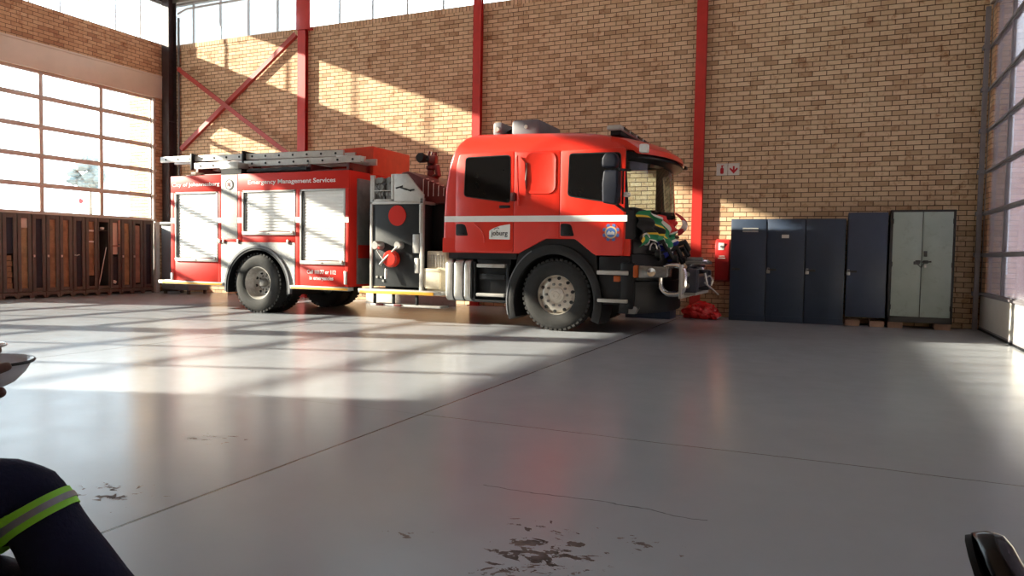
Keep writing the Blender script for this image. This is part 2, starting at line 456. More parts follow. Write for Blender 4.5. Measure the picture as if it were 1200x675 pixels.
struct('floor', B(WX - .25, RX + .25, FY - .25, WY + .25, -.12, 0), M['floor'], 'grey painted concrete floor with worn chips and joints')
yard = struct('ground', B(-90, 60, -60, 90, -.32, -.13), M['concrete'], 'pale concrete yard outside the doors')
struct('wall_back', B(WX - .25, RX + .25, WY, WY + .25, 0, SILL - .11), M['brick'], 'buff brick back wall')
struct('trim_1', B(WX - .25, RX + .25, WY - .012, WY + .26, SILL - .11, SILL), M['brick_soldier'], 'brick sill course under the high back windows')
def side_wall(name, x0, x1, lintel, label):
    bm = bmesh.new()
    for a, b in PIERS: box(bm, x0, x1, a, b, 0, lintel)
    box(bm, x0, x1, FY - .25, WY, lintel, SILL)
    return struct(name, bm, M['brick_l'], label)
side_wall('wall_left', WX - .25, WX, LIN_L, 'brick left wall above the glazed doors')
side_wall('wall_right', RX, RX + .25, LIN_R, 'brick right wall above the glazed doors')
struct('wall_front', B(WX - .25, RX + .25, FY - .25, FY, 0, ROOF), M['brick'], 'brick front wall behind the seats')
struct('ceiling', B(WX - .3, RX + .3, FY - .3, WY + .3, ROOF, ROOF + .12), M['roofing'], 'pale metal roof')
# lintel fascia plates over the doors
for i, (xa, xb, zl) in enumerate(((WX + .002, WX + .06, LIN_L), (RX - .06, RX - .002, LIN_R))):
    bm = bmesh.new(); box(bm, xa, xb, FY, 13.95, zl - .0, BAND, .004)
    box(bm, xa - .01 * (i == 1), xb + .01 * (i == 0), FY, 13.95, BAND, BAND + .05, .004)
    struct('trim_%d' % (i + 2), bm, M['beige'], 'beige steel lintel fascia over the %s doors' % ('left', 'right')[i])

def sectional_door(idx, x, y0, y1, rows, mat_f, glass, label, sgn, hh=.034, vv=.03):
    """glazed sectional overhead door in the opening of a side wall"""
    bm = bmesh.new(); n = 3; top = rows[-1]
    for k, z in enumerate(rows):
        h = hh if 0 < k < len(rows) - 1 else .03
        box(bm, x - .025, x + .025, y0, y1, z - h, z + h, .003)
        if 0 < k < len(rows) - 1: box(bm, x + sgn * .026, x + sgn * .05, y0, y1, z - .016, z + .016)
    for k in range(n + 1):
        y = y0 + (y1 - y0) * k / n; y = min(max(y, y0 + .03), y1 - .03)
        box(bm, x - .024, x + .024, y - vv, y + vv, rows[1], top, .003)
    for y in (y0 + .04, y1 - .04):                          # guide rails and hinges
        box(bm, x + sgn * .06, x + sgn * .12, y - .03, y + .03, 0, top, .004)
        for z in rows[1:-1]: box(bm, x + sgn * .04, x + sgn * .14, y - .05, y + .05, z - .03, z + .03, .006)
    d = struct('door_%d' % idx, bm, mat_f, label)
    part('door_panel', B(x - .022, x + .022, y0, y1, .015, rows[1] - .03, .004), M['door_white'], d, 'solid white bottom panel')
    part('glass', B(x - .004, x + .004, y0 + .01, y1 - .01, rows[1], top), glass, d, 'glass panes', smooth=False)
    part('door_seal', B(x - .03, x + .03, y0, y1, 0.001, .035), M['black'], d, 'black rubber bottom seal')
    return d
LR = [.03, .56, 1.20, 1.84, 2.47, 3.11, 3.75, 4.40, LIN_L - .03]
RR = [.03, .59, 1.22, 1.89, 2.56, 3.22, 3.88, 4.55, LIN_R - .03]
nm = ['far bay', 'middle bay', 'near bay']
for i, (a, b) in enumerate(BAYS):
    sectional_door(i + 1, WX - .08, a, b, LR, M['alu_dark'], M['glass'], 'glazed sectional door in the left wall, ' + nm[i], 1, .05, .045)
for i, (a, b) in enumerate(BAYS):
    b2 = 14.0 if i == 0 else b
    sectional_door(i + 4, RX + .02, a, min(b2, WY - .1), RR, M['alu_right'], M['glass_r'], 'glazed sectional door in the right wall, ' + nm[i], -1)

def clerestory(idx, axis, fixed, a, b, step, label, first=None):
    bm = bmesh.new()
    def bx(u0, u1, z0, z1, t=.03):
        if axis == 'x': box(bm, u0, u1, fixed - t, fixed + t, z0, z1)
        else: box(bm, fixed - t, fixed + t, u0, u1, z0, z1)
    bx(a, b, SILL, SILL + .03); bx(a, b, HEAD - .03, HEAD)
    u = first if first is not None else a + step
    while u < b - .05:
        bx(u - .016, u + .016, SILL, HEAD, .02); u += step
    w = struct('window_%d' % idx, bm, M['alu'], label)
    g = B(a, b, fixed - .004, fixed + .004, SILL + .02, HEAD - .02) if axis == 'x' else B(fixed - .004, fixed + .004, a, b, SILL + .02, HEAD - .02)
    part('pane', g, M['glass'], w, smooth=False)
    return w
clerestory(1, 'x', WY + .12, WX, RX, .92, 'strip of high windows over the back wall', first=-15.34)
clerestory(2, 'y', WX - .12, FY, WY, .70, 'strip of high windows over the left wall', first=-1.36)
clerestory(3, 'y', RX + .12, FY, WY, .70, 'strip of high windows over the right wall', first=-1.36)
bm = bmesh.new()
box(bm, WX - .2, RX + .2, WY - .02, WY + .25, HEAD, ROOF)
struct('beam_back', bm, M['alu'], 'steel head beam over the back windows')
for nme, xa in (('beam_left', WX - .22), ('beam_right', RX - .03)):
    struct(nme, B(xa, xa + .25, FY, WY, HEAD, ROOF), M['steel_dark'], 'dark steel head beam over the %s windows' % nme[5:])

def steel_column(x, mat, label, z1=ROOF, name='steel_column', w=.185, d=.11):
    bm = bmesh.new(); y0 = WY - d - .004; y1 = WY - .004
    box(bm, x - w / 2, x + w / 2, y0, y0 + .014, 0, z1)
    box(bm, x - w / 2, x + w / 2, y1 - .014, y1, 0, z1)
    box(bm, x - .006, x + .006, y0 + .014, y1 - .014, 0, z1)
    box(bm, x - w / 2 - .04, x + w / 2 + .04, y0 - .03, y1, 0.0, .018)
    for z in (2.4, 4.4): box(bm, x + .006, x + w / 2, y0 + .014, y1 - .014, z, z + .01)
    return solo(name, bm, mat, (x, WY - .12, 0), label, 'column', kind='structure')
steel_column(-2.39, M['red_steel'], 'red steel column between fire engine cab and wall sign')
steel_column(-7.04, M['red_steel'], 'red steel column rising behind rear of the fire engine cab')
steel_column(-11.665, M['red_steel'], 'red steel column where the crossed braces end at top right', w=.23)
steel_column(-15.93, M['steel_dark'], 'dark steel corner column beside the left doors', w=.24, d=.25)
bm = bmesh.new(); box(bm, -11.79, -11.40, WY - .16, WY - .12, 6.30, ROOF, .004); box(bm, -11.53, -11.40, WY - .12, WY - .005, 6.30, 6.33)
solo('column_bracket', bm, M['red_steel'], (-11.6, WY - .14, 6.3), 'wider red steel bracket at top of braced column', 'bracket')
# down pipe / light bar in the corner
solo('drain_pipe', TB([(-15.68, WY - .05, .02), (-15.68, WY - .05, 7.05)], .03), M['grey_end'],
     (-15.68, WY - .05, 0), 'thin grey pipe running up the corner column', 'pipe')
solo('conduit', TB([(-15.70, WY - .05, 7.16), (-15.4, WY - .05, 7.25), (-11.9, WY - .05, 7.27)], .025), M['alu'], (-14, WY - .05, 7.2),
     'thin grey conduit running along the high back windows', 'conduit')

def brace(p, q, label, y):
    p, q = Vector(p), Vector(q); d = (q - p).normalized(); n = Vector((-d.z, d.x)) if False else None
    nx, nz = -d.z, d.x; h = .055
    poly = [(p.x + nx * h, p.z + nz * h), (q.x + nx * h, q.z + nz * h), (q.x - nx * h, q.z - nz * h), (p.x - nx * h, p.z - nz * h)]
    bm = PR(poly, y, y + .012)
    poly2 = [(p.x - nx * (h - .012), p.z - nz * (h - .012)), (q.x - nx * (h - .012), q.z - nz * (h - .012)), (q.x - nx * h, q.z - nz * h), (p.x - nx * h, p.z - nz * h)]
    prism(bm, poly2, y + .012, y + .09)
    return solo('diagonal_brace', bm, M['red_brace'], ((p.x + q.x) / 2, y, (p.z + q.z) / 2), label, 'brace')
brace((-15.58, 0, 3.69), (-11.86, 0, 6.24), 'red steel diagonal brace rising to the right column', WY - .105)
brace((-15.55, 0, 5.72), (-11.86, 0, 3.33), 'red steel diagonal brace falling from the dark corner column', WY - .21)

# ================================================================== OUTSIDE
struct('exterior_wall', B(-17.4, WX - .26, 13.95, 14.3, -.13, 5.6), M['brick'], 'brick pier just outside the left doors')
bm = B(6.2, 13, -14, 34, -.13, 9.0)
solo('neighbour_building', bm, M['brick_pink'], (9.6, 10, -.13), 'pinkish brick building seen through the right doors', 'building')
def blob_tree(x, y, h, r, label):
    t = thing('tree', (x, y, -.13), label, 'tree')
    bm = bmesh.new()
    for k in range(26):
        a = random.uniform(0, 2 * pi); rr = r * random.uniform(.1, .85); zz = h - r * random.uniform(.1, 1.7)
        ball(bm, (x + rr * math.cos(a), y + rr * math.sin(a), zz), r * random.uniform(.28, .45), 2, (1, 1, .8), .5, 4)
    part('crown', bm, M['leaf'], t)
    part('trunk', TB([(x, y, -.13), (x + .1, y, h * .35), (x - .05, y + .1, h * .7)], [r * .16, r * .11, r * .06]), M['bark'], t)
C0 = Vector((0, 0, CAM_H))
def pxray(px, py): return (cr_ * ((px - 600) / 858.166) - cu_ * ((py - 337.5) / 858.166) - cb_)
def on_plane(px, py, axis, v):
    d = pxray(px, py); return C0 + d * ((v - C0[axis]) / d[axis])
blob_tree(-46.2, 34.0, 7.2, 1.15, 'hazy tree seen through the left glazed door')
t = thing('road_sign', (-29.0, 20.9, -.13), 'small red round road sign seen through the left glazed door', 'sign')
part('pole', TB([(-29, 20.9, -.13), (-29, 20.9, 3.0)], .03), M['alu'], t)
part('sign_plate', LA([(.0, 0), (.10, 0), (.10, .02), (0, .02)], (-28.96, 20.9, 3.05), 'x', 24, cap=False), M['sign_red'], t)

# ================================================================== FIRE ENGINE
YN, YF = 10.0, 12.5
FE = thing('fire_engine', (-6.4, 11.25, 0), 'red and white fire engine parked along the brick back wall', 'fire engine')
def fp(name, bm, mat, label=None, parent=None, angle=35): return part(name, bm, mat, parent or FE, label, True, angle)

# --- chassis
bm = bmesh.new()
for y in (10.85, 11.65): box(bm, -11.0, -2.6, y - .04, y + .04, .62, .88, .01)
for x in (-9.33, -3.70):
    tube(bm, [(x, 10.35, .525), (x, 12.15, .525)], .075, 12); ball(bm, (x, 11.25, .525), .2, 2)
for x in (-10.8, -8.0, -6.2, -4.9, -2.8): box(bm, x - .05, x + .05, 10.85, 11.65, .66, .84)
box(bm, -5.5, -4.45, 10.4, 12.2, .36, 1.14, .02); box(bm, -7.1, -5.6, 10.7, 12.3, .40, .62, .02); box(bm, -5.5, -4.35, 10.06, 12.3, 1.03, 1.125)  # belly boxes added to darken the space under the truck
box(bm, -3.25, -2.5, 10.5, 12.0, .42, 1.1, .02)
box(bm, -4.3, -3.0, 10.75, 11.75, .78, 1.3, .02)
fp('chassis', bm, M['black'])

# --- wheels
def tyre_bm(c, w, R, face):
    """tyre on the y axis, outer face towards -Y when face=-1"""
    bm = bmesh.new(); h = w / 2
    prof = [(.29, -h * .86), (.33, -h), (.42, -h * 1.04), (.475, -h * .98), (.505, -h * .86), (R - .004, -h * .72), (R, -h * .45), (R, h * .45), (R - .004, h * .72), (.505, h * .86), (.475, h * .98), (.42, h * 1.04), (.33, h), (.29, h * .86), (.285, 0)]
    lathe(bm, prof + [prof[0]], c, 'y', 64, cap=False)
    for k in range(44):                                    # shoulder tread blocks
        a = 2 * pi * k / 44
        for s in (-1, 1):
            m = Matrix.Translation(Vector(c)) @ Matrix.Rotation(a, 4, 'Y')
            r = bmesh.ops.create_cube(bm, size=1.0)
            for v in r['verts']: v.co = m @ Vector((R - .012 + v.co.x * .034, s * h * .70 + v.co.y * h * .42, v.co.z * .045))
    return bm
def wheel(x, yc, w, kind, label, s):
    """s = -1: outer face towards -Y, +1: outer face towards +Y"""
    c = (x, yc, .525)
    t = fp('wheel', tyre_bm(c, w, .525, s), M['black_rub'], label, angle=40)
    h = w / 2
    bm = bmesh.new()
    if kind == 'front':
        lathe(bm, [(.0, s * (h - .02)), (.10, s * (h - .02)), (.115, s * (h - .035)), (.115, s * (h - .06)), (.20, s * (h - .055)), (.235, s * (h - .065)), (.27, s * (h - .09)), (.288, s * (h - .03)), (.298, s * (h - .03)), (.298, s * (h - .10)), (.0, s * (h - .2))], c, 'y', 48, cap=False)
        part('rim', bm, M['rim_alu'], t, 'pale alloy rim')
        bm = bmesh.new()
        for k in range(10):
            a = 2 * pi * k / 10 + .2
            y0, y1 = sorted((yc + s * (h - .052), yc + s * (h - .098)))
            disc(bm, x + .243 * math.cos(a), .525 + .243 * math.sin(a), .025, y0, y1, 12)
        part('hand_hole', bm, M['black_in'], t, 'dark hand holes')
        bm = bmesh.new()
        for k in range(10):
            a = 2 * pi * k / 10
            y0, y1 = sorted((yc + s * (h - .03), yc + s * (h - .06)))
            disc(bm, x + .160 * math.cos(a), .525 + .160 * math.sin(a), .021, y0, y1, 6)
        part('lug_nut', bm, M['grey_end'], t)
        part('hub', LA([(0, s * (h - .002)), (.05, s * (h - .003)), (.055, s * (h - .010)), (.088, s * (h - .012)), (.098, s * (h - .022)), (.102, s * (h - .06)), (0, s * (h - .06))], c, 'y', 32, cap=False), M['rim_alu'], t)
    else:
        lathe(bm, [(.0, s * (h - .20)), (.12, s * (h - .20)), (.185, s * (h - .19)), (.225, s * (h - .15)), (.262, s * (h - .04)), (.285, s * (h - .02)), (.300, s * (h - .02)), (.300, s * (h - .12)), (.0, s * (h - .26))], c, 'y', 48, cap=False)
        part('rim', bm, M['rim'], t, 'dished grey rim')
        bm = bmesh.new()
        for k in range(8):
            a = 2 * pi * k / 8 + .3
            y0, y1 = sorted((yc + s * (h - .172), yc + s * (h - .20)))
            disc(bm, x + .183 * math.cos(a), .525 + .183 * math.sin(a), .028, y0, y1, 12)
        part('hand_hole', bm, M['black_in'], t, 'dark hand holes')
        bm = bmesh.new()
        for k in range(10):
            a = 2 * pi * k / 10
            y0, y1 = sorted((yc + s * (h - .18), yc + s * (h - .205)))
            disc(bm, x + .125 * math.cos(a), .525 + .125 * math.sin(a), .014, y0, y1, 6)
        part('lug_nut', bm, M['grey_end'], t)
        part('hub', LA([(0, s * (h - .10)), (.055, s * (h - .105)), (.075, s * (h - .13)), (.08, s * (h - .22)), (0, s * (h - .22))], c, 'y', 24, cap=False), M['grey_end'], t)
wheel(-3.70, 10.16, .30, 'front', 'front wheel on the near side', -1)
wheel(-3.70, 12.34, .30, 'front', 'front wheel on the far side', 1)
wheel(-9.33, 10.17, .28, 'rear', 'outer rear wheel on the near side', -1)
wheel(-9.33, 10.50, .28, 'rear', 'inner rear wheel on the near side', -1)
wheel(-9.33, 12.00, .28, 'rear', 'inner rear wheel on the far side', 1)
wheel(-9.33, 12.33, .28, 'rear', 'outer rear wheel on the far side', 1)

# --- rear locker body
AX, AZ, AR = -9.29, .44, .72
def arch(r, n=18, a0=180., a1=0.):
    return [(AX + r * math.cos(math.radians(a0 + (a1 - a0) * k / n)), AZ + r * math.sin(math.radians(a0 + (a1 - a0) * k / n))) for k in range(n + 1)]
outline = [(-11.38, .51), (-11.38, 2.45), (-7.35, 2.45), (-7.35, .51)] + arch(AR)[::-1]
bm = bmesh.new()
prism(bm, [(-11.38, .52), (-11.38, 2.45), (-7.35, 2.45), (-7.35, .52)] + [(p[0], max(p[1], .52)) for p in arch(AR)[::-1]], YN + .035, YF - .02, bev=.012)
fp('rear_body', bm, M['truck_red2'])
bm = bmesh.new()                                               # red face sheets around the shutters
box(bm, -11.38, -10.135, YN, YN + .034, 2.15, 2.45, .006); box(bm, -9.745, -7.35, YN, YN + .034, 2.15, 2.45, .006)
box(bm, -11.38, -11.27, YN, YN + .034, .52, 2.15, .005); box(bm, -10.21, -10.135, YN, YN + .034, .52, 2.15, .005)
box(bm, -11.27, -10.21, YN, YN + .034, .52, .88, .005)
box(bm, -9.745, -9.64, YN, YN + .034, 1.25, 2.15, .005); box(bm, -8.45, -8.355, YN, YN + .034, .52, 2.15, .005)
box(bm, -9.64, -8.45, YN, YN + .034, 1.245, 1.37, .005); box(bm, -7.42, -7.35, YN, YN + .034, .52, 2.15, .005)
box(bm, -10.135, -9.745, YN, YN + .034, 1.245, 1.30, .005)
box(bm, -8.355, -7.42, YN, YN + .034, .52, .88, .005)
fp('body_face', bm, M['truck_red2'], 'red face sheet framing the shutters')
fp('side_column', B(-10.13, -9.75, YN - .004, YN + .03, 1.30, 2.445, .006), M['checker'], 'white checker plate column with round emblem')
def shutter(x0, x1, z0, z1):
    bm = bmesh.new(); n = int(round((z1 - z0 - .1) / .052)); st = (z1 - z0 - .1) / n
    zb = z0 + .07; poly = []
    for k in range(n):
        z = zb + k * st
        poly += [(YN + .0245, z), (YN + .0205, z + st * .10), (YN + .0185, z + st * .5), (YN + .0205, z + st * .90)]
    poly += [(YN + .0245, zb + n * st), (YN + .052, zb + n * st), (YN + .052, zb)]
    prism(bm, poly, x0 + .03, x1 - .03, 'x')
    s = fp('roller_shutter', bm, M['shutter'], angle=60)
    bm = bmesh.new()
    box(bm, x0, x0 + .035, YN - .006, YN + .03, z0, z1, .004); box(bm, x1 - .035, x1, YN - .006, YN + .03, z0, z1, .004)
    box(bm, x0, x1, YN - .006, YN + .03, z1 - .03, z1, .004)
    part('shutter_frame', bm, M['silver_matt'], s)
    bm = B(x0 + .02, x1 - .02, YN - .03, YN + .02, z0, z0 + .06, .008)
    box(bm, (x0 + x1) / 2 - .02, (x0 + x1) / 2 + .02, YN - .04, YN - .03, z0 + .02, z0 + .045)
    box(bm, x1 - .07, x1 - .02, YN - .05, YN - .02, z0 + .03, z0 + .08, .006)
    part('shutter_handle', bm, M['silver_matt'], s, 'lift bar')
    part('shutter_gap', B(x0 + .035, x0 + .07, YN + .004, YN + .03, z0 + .05, z1 - .03), M['black'], s, 'dark guide slot')
shutter(-11.27, -10.21, .88, 2.15)
shutter(-9.64, -8.45, 1.37, 2.15)
shutter(-8.355, -7.42, .88, 2.15)
bm = bmesh.new()
prism(bm, [(-10.13, .50), (-10.13, 1.245), (-8.46, 1.245), (-8.46, .50)] + [(p[0], max(p[1], .50)) for p in arch(AR)[::-1]], YN - .006, YN + .03)
fp('fender_panel', bm, M['checker'], 'bare metal checker plate around rear wheel')
bm = bmesh.new(); ai, ao = arch(AR - .012, 24, 186, -6), arch(AR + .025, 24, 186, -6)
prism(bm, ao + ai[::-1], YN - .03, YN + .03)
fp('arch_edge', bm, M['grey_box'], 'wheel arch edge strip')
bm = bmesh.new(); ai, ao = arch(AR - .05, 24, 188, -8), arch(AR - .005, 24, 188, -8)
prism(bm, ao + ai[::-1], YN - .02, 10.9)
fp('wheel_arch', bm, M['black'], 'black rear wheel arch liner')
bm = bmesh.new()
for a, b in ((-11.66, -10.05), (-8.53, -7.33)): box(bm, a, b, YN - .045, YN + .12, .455, .515, .006)
fp('running_board', bm, M['silver_matt'])
bm = bmesh.new()
for a, b in ((-11.55, -10.07), (-8.51, -7.33)): box(bm, a, b, YN - .052, YN - .04, .462, .498, .003)
fp('board_edge', bm, M['yellow'], 'yellow edge strip of running board')
fp('rear_step', B(-11.66, -11.38, YN + .1, YF - .1, .44, .52, .01), M['silver_matt'])
bm = bmesh.new()
for a, b in ((-11.38, -11.272), (-10.208, -10.132), (-9.747, -9.642), (-8.448, -8.357), (-7.418, -7.35)): box(bm, a, b, YN - .006, YN + .004, 1.585, 1.68)
fp('reflective_stripe', bm, M['white'], 'white stripe on locker body')
bm = bmesh.new()                                               # hinges / catches
for x in (-10.16, -9.72, -8.6, -10.06): box(bm, x - .02, x + .02, YN - .03, YN + .01, 1.22, 1.29, .006)
box(bm, -7.42, -7.37, YN - .03, YN, .56, .78, .006); box(bm, -11.36, -11.30, YN - .03, YN, .53, .66, .006)
fp('catch', bm, M['silver'])
# end face of the body
bm = bmesh.new(); box(bm, -7.352, -7.32, 10.22, 12.42, .56, 2.33, .004); fp('end_plate', bm, M['grey_end'], 'weathered grey plate on body end')
bm = bmesh.new(); box(bm, -7.322, -7.312, 10.22, 10.62, 1.0, 1.22); fp('end_stripe', bm, M['truck_red2'], 'red band on end plate')
# writing
text('lettering', 'City of Johannesburg', -11.33, -10.17, 2.235, 2.325, YN - .001, M['letter'], FE)
text('lettering', 'Emergency Management Services', -9.5, -7.62, 2.235, 2.335, YN - .001, M['letter'], FE)
text('lettering', 'Call 10177 or 112\nin emergencies', -8.20, -7.60, .60, .79, YN - .001, M['letter'], FE, bold=.018)
bm = bmesh.new(); disc(bm, -9.94, 2.27, .098, YN - .010, YN - .002); fp('emblem', bm, M['sign_white'], 'round emblem ring')
e = FE.children[-1]
bm = bmesh.new()
for k in range(24):
    a0, a1 = 2 * pi * k / 24, 2 * pi * (k + .8) / 24
    prism(bm, [(-9.94 + .092 * math.cos(a0), 2.27 + .092 * math.sin(a0)), (-9.94 + .092 * math.cos(a1), 2.27 + .092 * math.sin(a1)), (-9.94 + .074 * math.cos(a1), 2.27 + .074 * math.sin(a1)), (-9.94 + .074 * math.cos(a0), 2.27 + .074 * math.sin(a0))], YN - .014, YN - .010)
part('emblem_ring', bm, M['grey_box'], e)
bm = bmesh.new(); prism(bm, [(-9.99, 2.23), (-9.95, 2.25), (-9.89, 2.31), (-9.93, 2.30)], YN - .014, YN - .010); prism(bm, [(-9.985, 2.285), (-9.96, 2.305), (-9.895, 2.235), (-9.92, 2.225)], YN - .014, YN - .010); disc(bm, -9.94, 2.268, .02, YN - .016, YN - .01, 12)
part('emblem_mark', bm, M['dark_red'], e)
# roof edge lamp, roof box, rack
bm = B(-10.16, -9.73, YN - .01, YN + .26, 2.545, 2.665, .012)
fp('scene_lamp', bm, M['silver'], 'silver lamp box on roof edge')
fp('lamp_base', B(-10.13, -9.66, YN - .004, YN + .2, 2.45, 2.545), M['black_in'])
fp('roof_cover', PR(rpoly([(-11.0, 2.44), (-11.0, 2.80), (-7.4, 2.95), (-7.4, 2.44)], .03), 10.76, 11.95, bev=.008), M['orange_red'], 'long red hose bed cover on roof')
bm = bmesh.new()
for x in (-10.9, -9.6, -8.3, -7.5): box(bm, x - .03, x + .03, 10.18, 10.78, 2.45, 2.60, .006); 
tube(bm, [(-11.2, 10.22, 2.48), (-7.42, 10.22, 2.48)], .02)
fp('ladder_rack', bm, M['dark_red'])
pts = []
for k in range(3):
    row = [(-9.6 + j_ * .1, 10.10 + .055 * k, 2.495 + .02 * abs(math.sin(j_ * .9 + k * 2))) for j_ in range(14)]
    pts += row if k % 2 == 0 else row[::-1]
solo('suction_hose', TB(pts, .042), M['black'], (-9.0, 10.15, 2.45), 'black hose folded along the locker roof edge under the ladder', 'hose')
fp('roof_vent', B(-10.98, -10.85, 10.1, 10.3, 2.44, 2.53, .01), M['cream'], 'small cream roof vent')

# --- pump bay
bm = bmesh.new(); box(bm, -7.33, -5.72, 10.55, 12.4, .60, 1.90, .01); fp('pump_housing', bm, M['black'])
fp('pump_panel', B(-6.955, -6.055, 10.12, 10.5, .55, 1.885, .006), M['grey_panel'], 'charcoal pump control panel')
PPn = FE.children[-1]
bm = bmesh.new()
box(bm, -7.0, -6.955, 10.10, 10.16, .50, 2.36, .006); box(bm, -6.055, -5.995, 10.10, 10.16, .50, 1.98, .006)
box(bm, -7.0, -5.995, 10.10, 10.5, 1.885, 1.93, .006)
fp('panel_frame', bm, M['silver_matt'])
part('warning_dot', DI(-6.485, 1.70, .165, 10.108, 10.122), M['truck_red2'], PPn, 'round red dot')
bm = bmesh.new()
lathe(bm, [(0, -.20), (.06, -.20), (.075, -.17), (.075, 0)], (-6.80, 10.14, 1.215), 'y', 20, cap=False)
part('gauge', bm, M['silver'], PPn)
bm = bmesh.new()
lathe(bm, [(0, -.12), (.055, -.12), (.07, -.09), (.07, .02)], (-6.42, 10.13, 1.22), 'y', 20, cap=False)
part('gauge', bm, M['silver'], PPn)
bm = bmesh.new(); lathe(bm, [(0, -.16), (.11, -.16), (.135, -.13), (.135, -.04), (.09, .0), (.09, .03)], (-6.545, 10.13, 1.00), 'y', 28, cap=False)
part('outlet_cap', bm, M['truck_red'], PPn, 'red hose outlet cap')
bm = bmesh.new(); tube(bm, [(-6.42, 10.02, 1.20), (-6.53, 9.99, 1.09), (-6.66, 9.96, .96), (-6.70, 9.96, .90)], [.016, .016, .018, .03]); tube(bm, [(-6.80, 9.97, 1.2), (-6.74, 9.98, 1.08), (-6.64, 9.97, .98)], .010); tube(bm, [(-6.64, 10.05, .84), (-6.63, 10.02, .68)], [.025, .02])
part('outlet_lever', bm, M['silver'], PPn)
bm = bmesh.new()
for x, z in ((-6.86, .70), (-6.78, .70), (-6.74, .64)): disc(bm, x, z, .02, 10.10, 10.122, 10)
part('drain_tap', bm, M['silver'], PPn)
bm = B(-6.18, -6.06, 10.09, 10.12, 1.10, 1.40, .01); box(bm, -6.14, -6.06, 10.09, 10.12, .78, 1.02, .01); box(bm, -6.06, -6.015, 10.085, 10.11, 1.42, 1.88, .008)
part('panel_plate', bm, M['silver_matt'], PPn, 'small metal plates')
# tray of fittings
bm = bmesh.new()
for a, b, c, d in ((-6.955, -6.92, 1.93, 2.36), (-6.60, -6.54, 1.93, 2.37), (-6.955, -6.54, 1.93, 1.97), (-6.955, -6.54, 2.10, 2.115)): box(bm, a, b, 10.10, 10.14, c, d, .004)
box(bm, -6.955, -6.54, 10.14, 10.9, 1.93, 1.95)
fp('fittings_tray', bm, M['silver_matt'])
fp('tray_back', B(-6.955, -6.54, 10.52, 10.56, 1.95, 2.34), M['black'])
bm = bmesh.new(); random.seed(3)
for k in range(24):
    x = -6.88 + .075 * (k % 4) + random.uniform(-.01, .01); z = 2.0 + .055 * (k // 4); y = random.uniform(10.15, 10.26)
    lathe(bm, [(0, -.05), (.045, -.05), (.055, -.02), (.04, .0), (.05, .04), (0, .04)], (x, y, z), random.choice('xy'), 14, cap=False)
fp('hose_coupling', bm, M['grey_end'], 'dark hose couplings in tray')
fp('slanted_plate', PR([(-6.54, 1.93), (-6.54, 2.37), (-6.30, 2.365), (-5.99, 2.03), (-5.99, 1.93)], 10.10, 10.135, bev=.003), M['silver_matt'], 'slanted metal side plate')
bm = bmesh.new()
for a in ((-6.5, 2.14, -6.38, 2.17), (-6.42, 2.15, -6.30, 2.11), (-6.34, 2.13, -6.22, 2.09), (-6.24, 2.10, -6.16, 2.11)): tube(bm, [(a[0], 10.095, a[1]), (a[2], 10.095, a[3])], .012, 8)
fp('key_clip', bm, M['black'], 'black spanner clips on plate')
# cross-lay hose bed and dark red recess
fp('crosslay_bed', PR([(-6.62, 1.92), (-6.62, 2.43), (-6.50, 2.45), (-5.63, 2.10), (-5.63, 1.92)], 10.45, 12.3, bev=.01), M['dark_red'], 'dark red hose bed cover')
CB = FE.children[-1]
bm = bmesh.new()
for k in range(6):
    x = -6.20 + k * .095; zt = 2.45 - (x + 6.50) * .402
    tube(bm, [(x, 10.438, 2.03), (x + .005, 10.438, zt - .02), (x + .03, 10.56, zt + .0)], .008, 6)
part('strap', bm, M['paper'], CB, 'pale hose bed straps')
fp('recess_panel', B(-6.0, -5.63, 10.58, 10.64, 1.15, 1.95, .006), M['dark_red'], 'dark red recess panel')
bm = bmesh.new(); tube(bm, [(-5.86, 10.56, 1.2), (-5.86, 10.56, 1.9)], .008, 6)
fp('recess_rod', bm, M['grey_end'])
bm = bmesh.new()
box(bm, -5.96, -5.61, 10.18, 10.6, .50, 1.14, .012)
box(bm, -6.10, -5.72, 10.12, 10.2, .80, .86, .006); prism(bm, [(-6.06, .80), (-5.70, .80), (-5.70, .54), (-5.96, .54)], 10.12, 10.2, bev=.004)
fp('battery_box', bm, M['cream'], 'cream lattice battery box')
bb = FE.children[-1]
bm = bmesh.new()
for k in range(7): box(bm, -5.93 + k * .045, -5.925 + k * .045, 10.168, 10.182, .88, 1.08)
for k in range(5): box(bm, -5.94, -5.64, 10.168, 10.182, .90 + k * .04, .904 + k * .04)
part('lattice', bm, M['alu'], bb)
bm = bmesh.new(); box(bm, -7.16, -5.60, 10.0, 10.6, .44, .505, .008); fp('pump_step', bm, M['silver_matt'])
bm = bmesh.new(); box(bm, -7.12, -5.73, 9.985, 10.0, .435, .485, .004); part('step_edge', bm, M['yellow'], FE.children[-1], 'yellow edge')
fp('lower_step', B(-6.92, -5.62, 10.02, 10.30, .235, .27, .006), M['silver_matt'], 'low fold-down step')
for x in (-6.86, -6.50, -6.06): fp('step_bracket', B(x - .02, x + .02, 10.03, 10.07, .27, .44, .004), M['black'])
for x in (-6.74, -6.40): fp('step_reflector', B(x - .07, x + .07, 10.005, 10.02, .24, .275, .003), M['dark_red'], 'small red reflector')
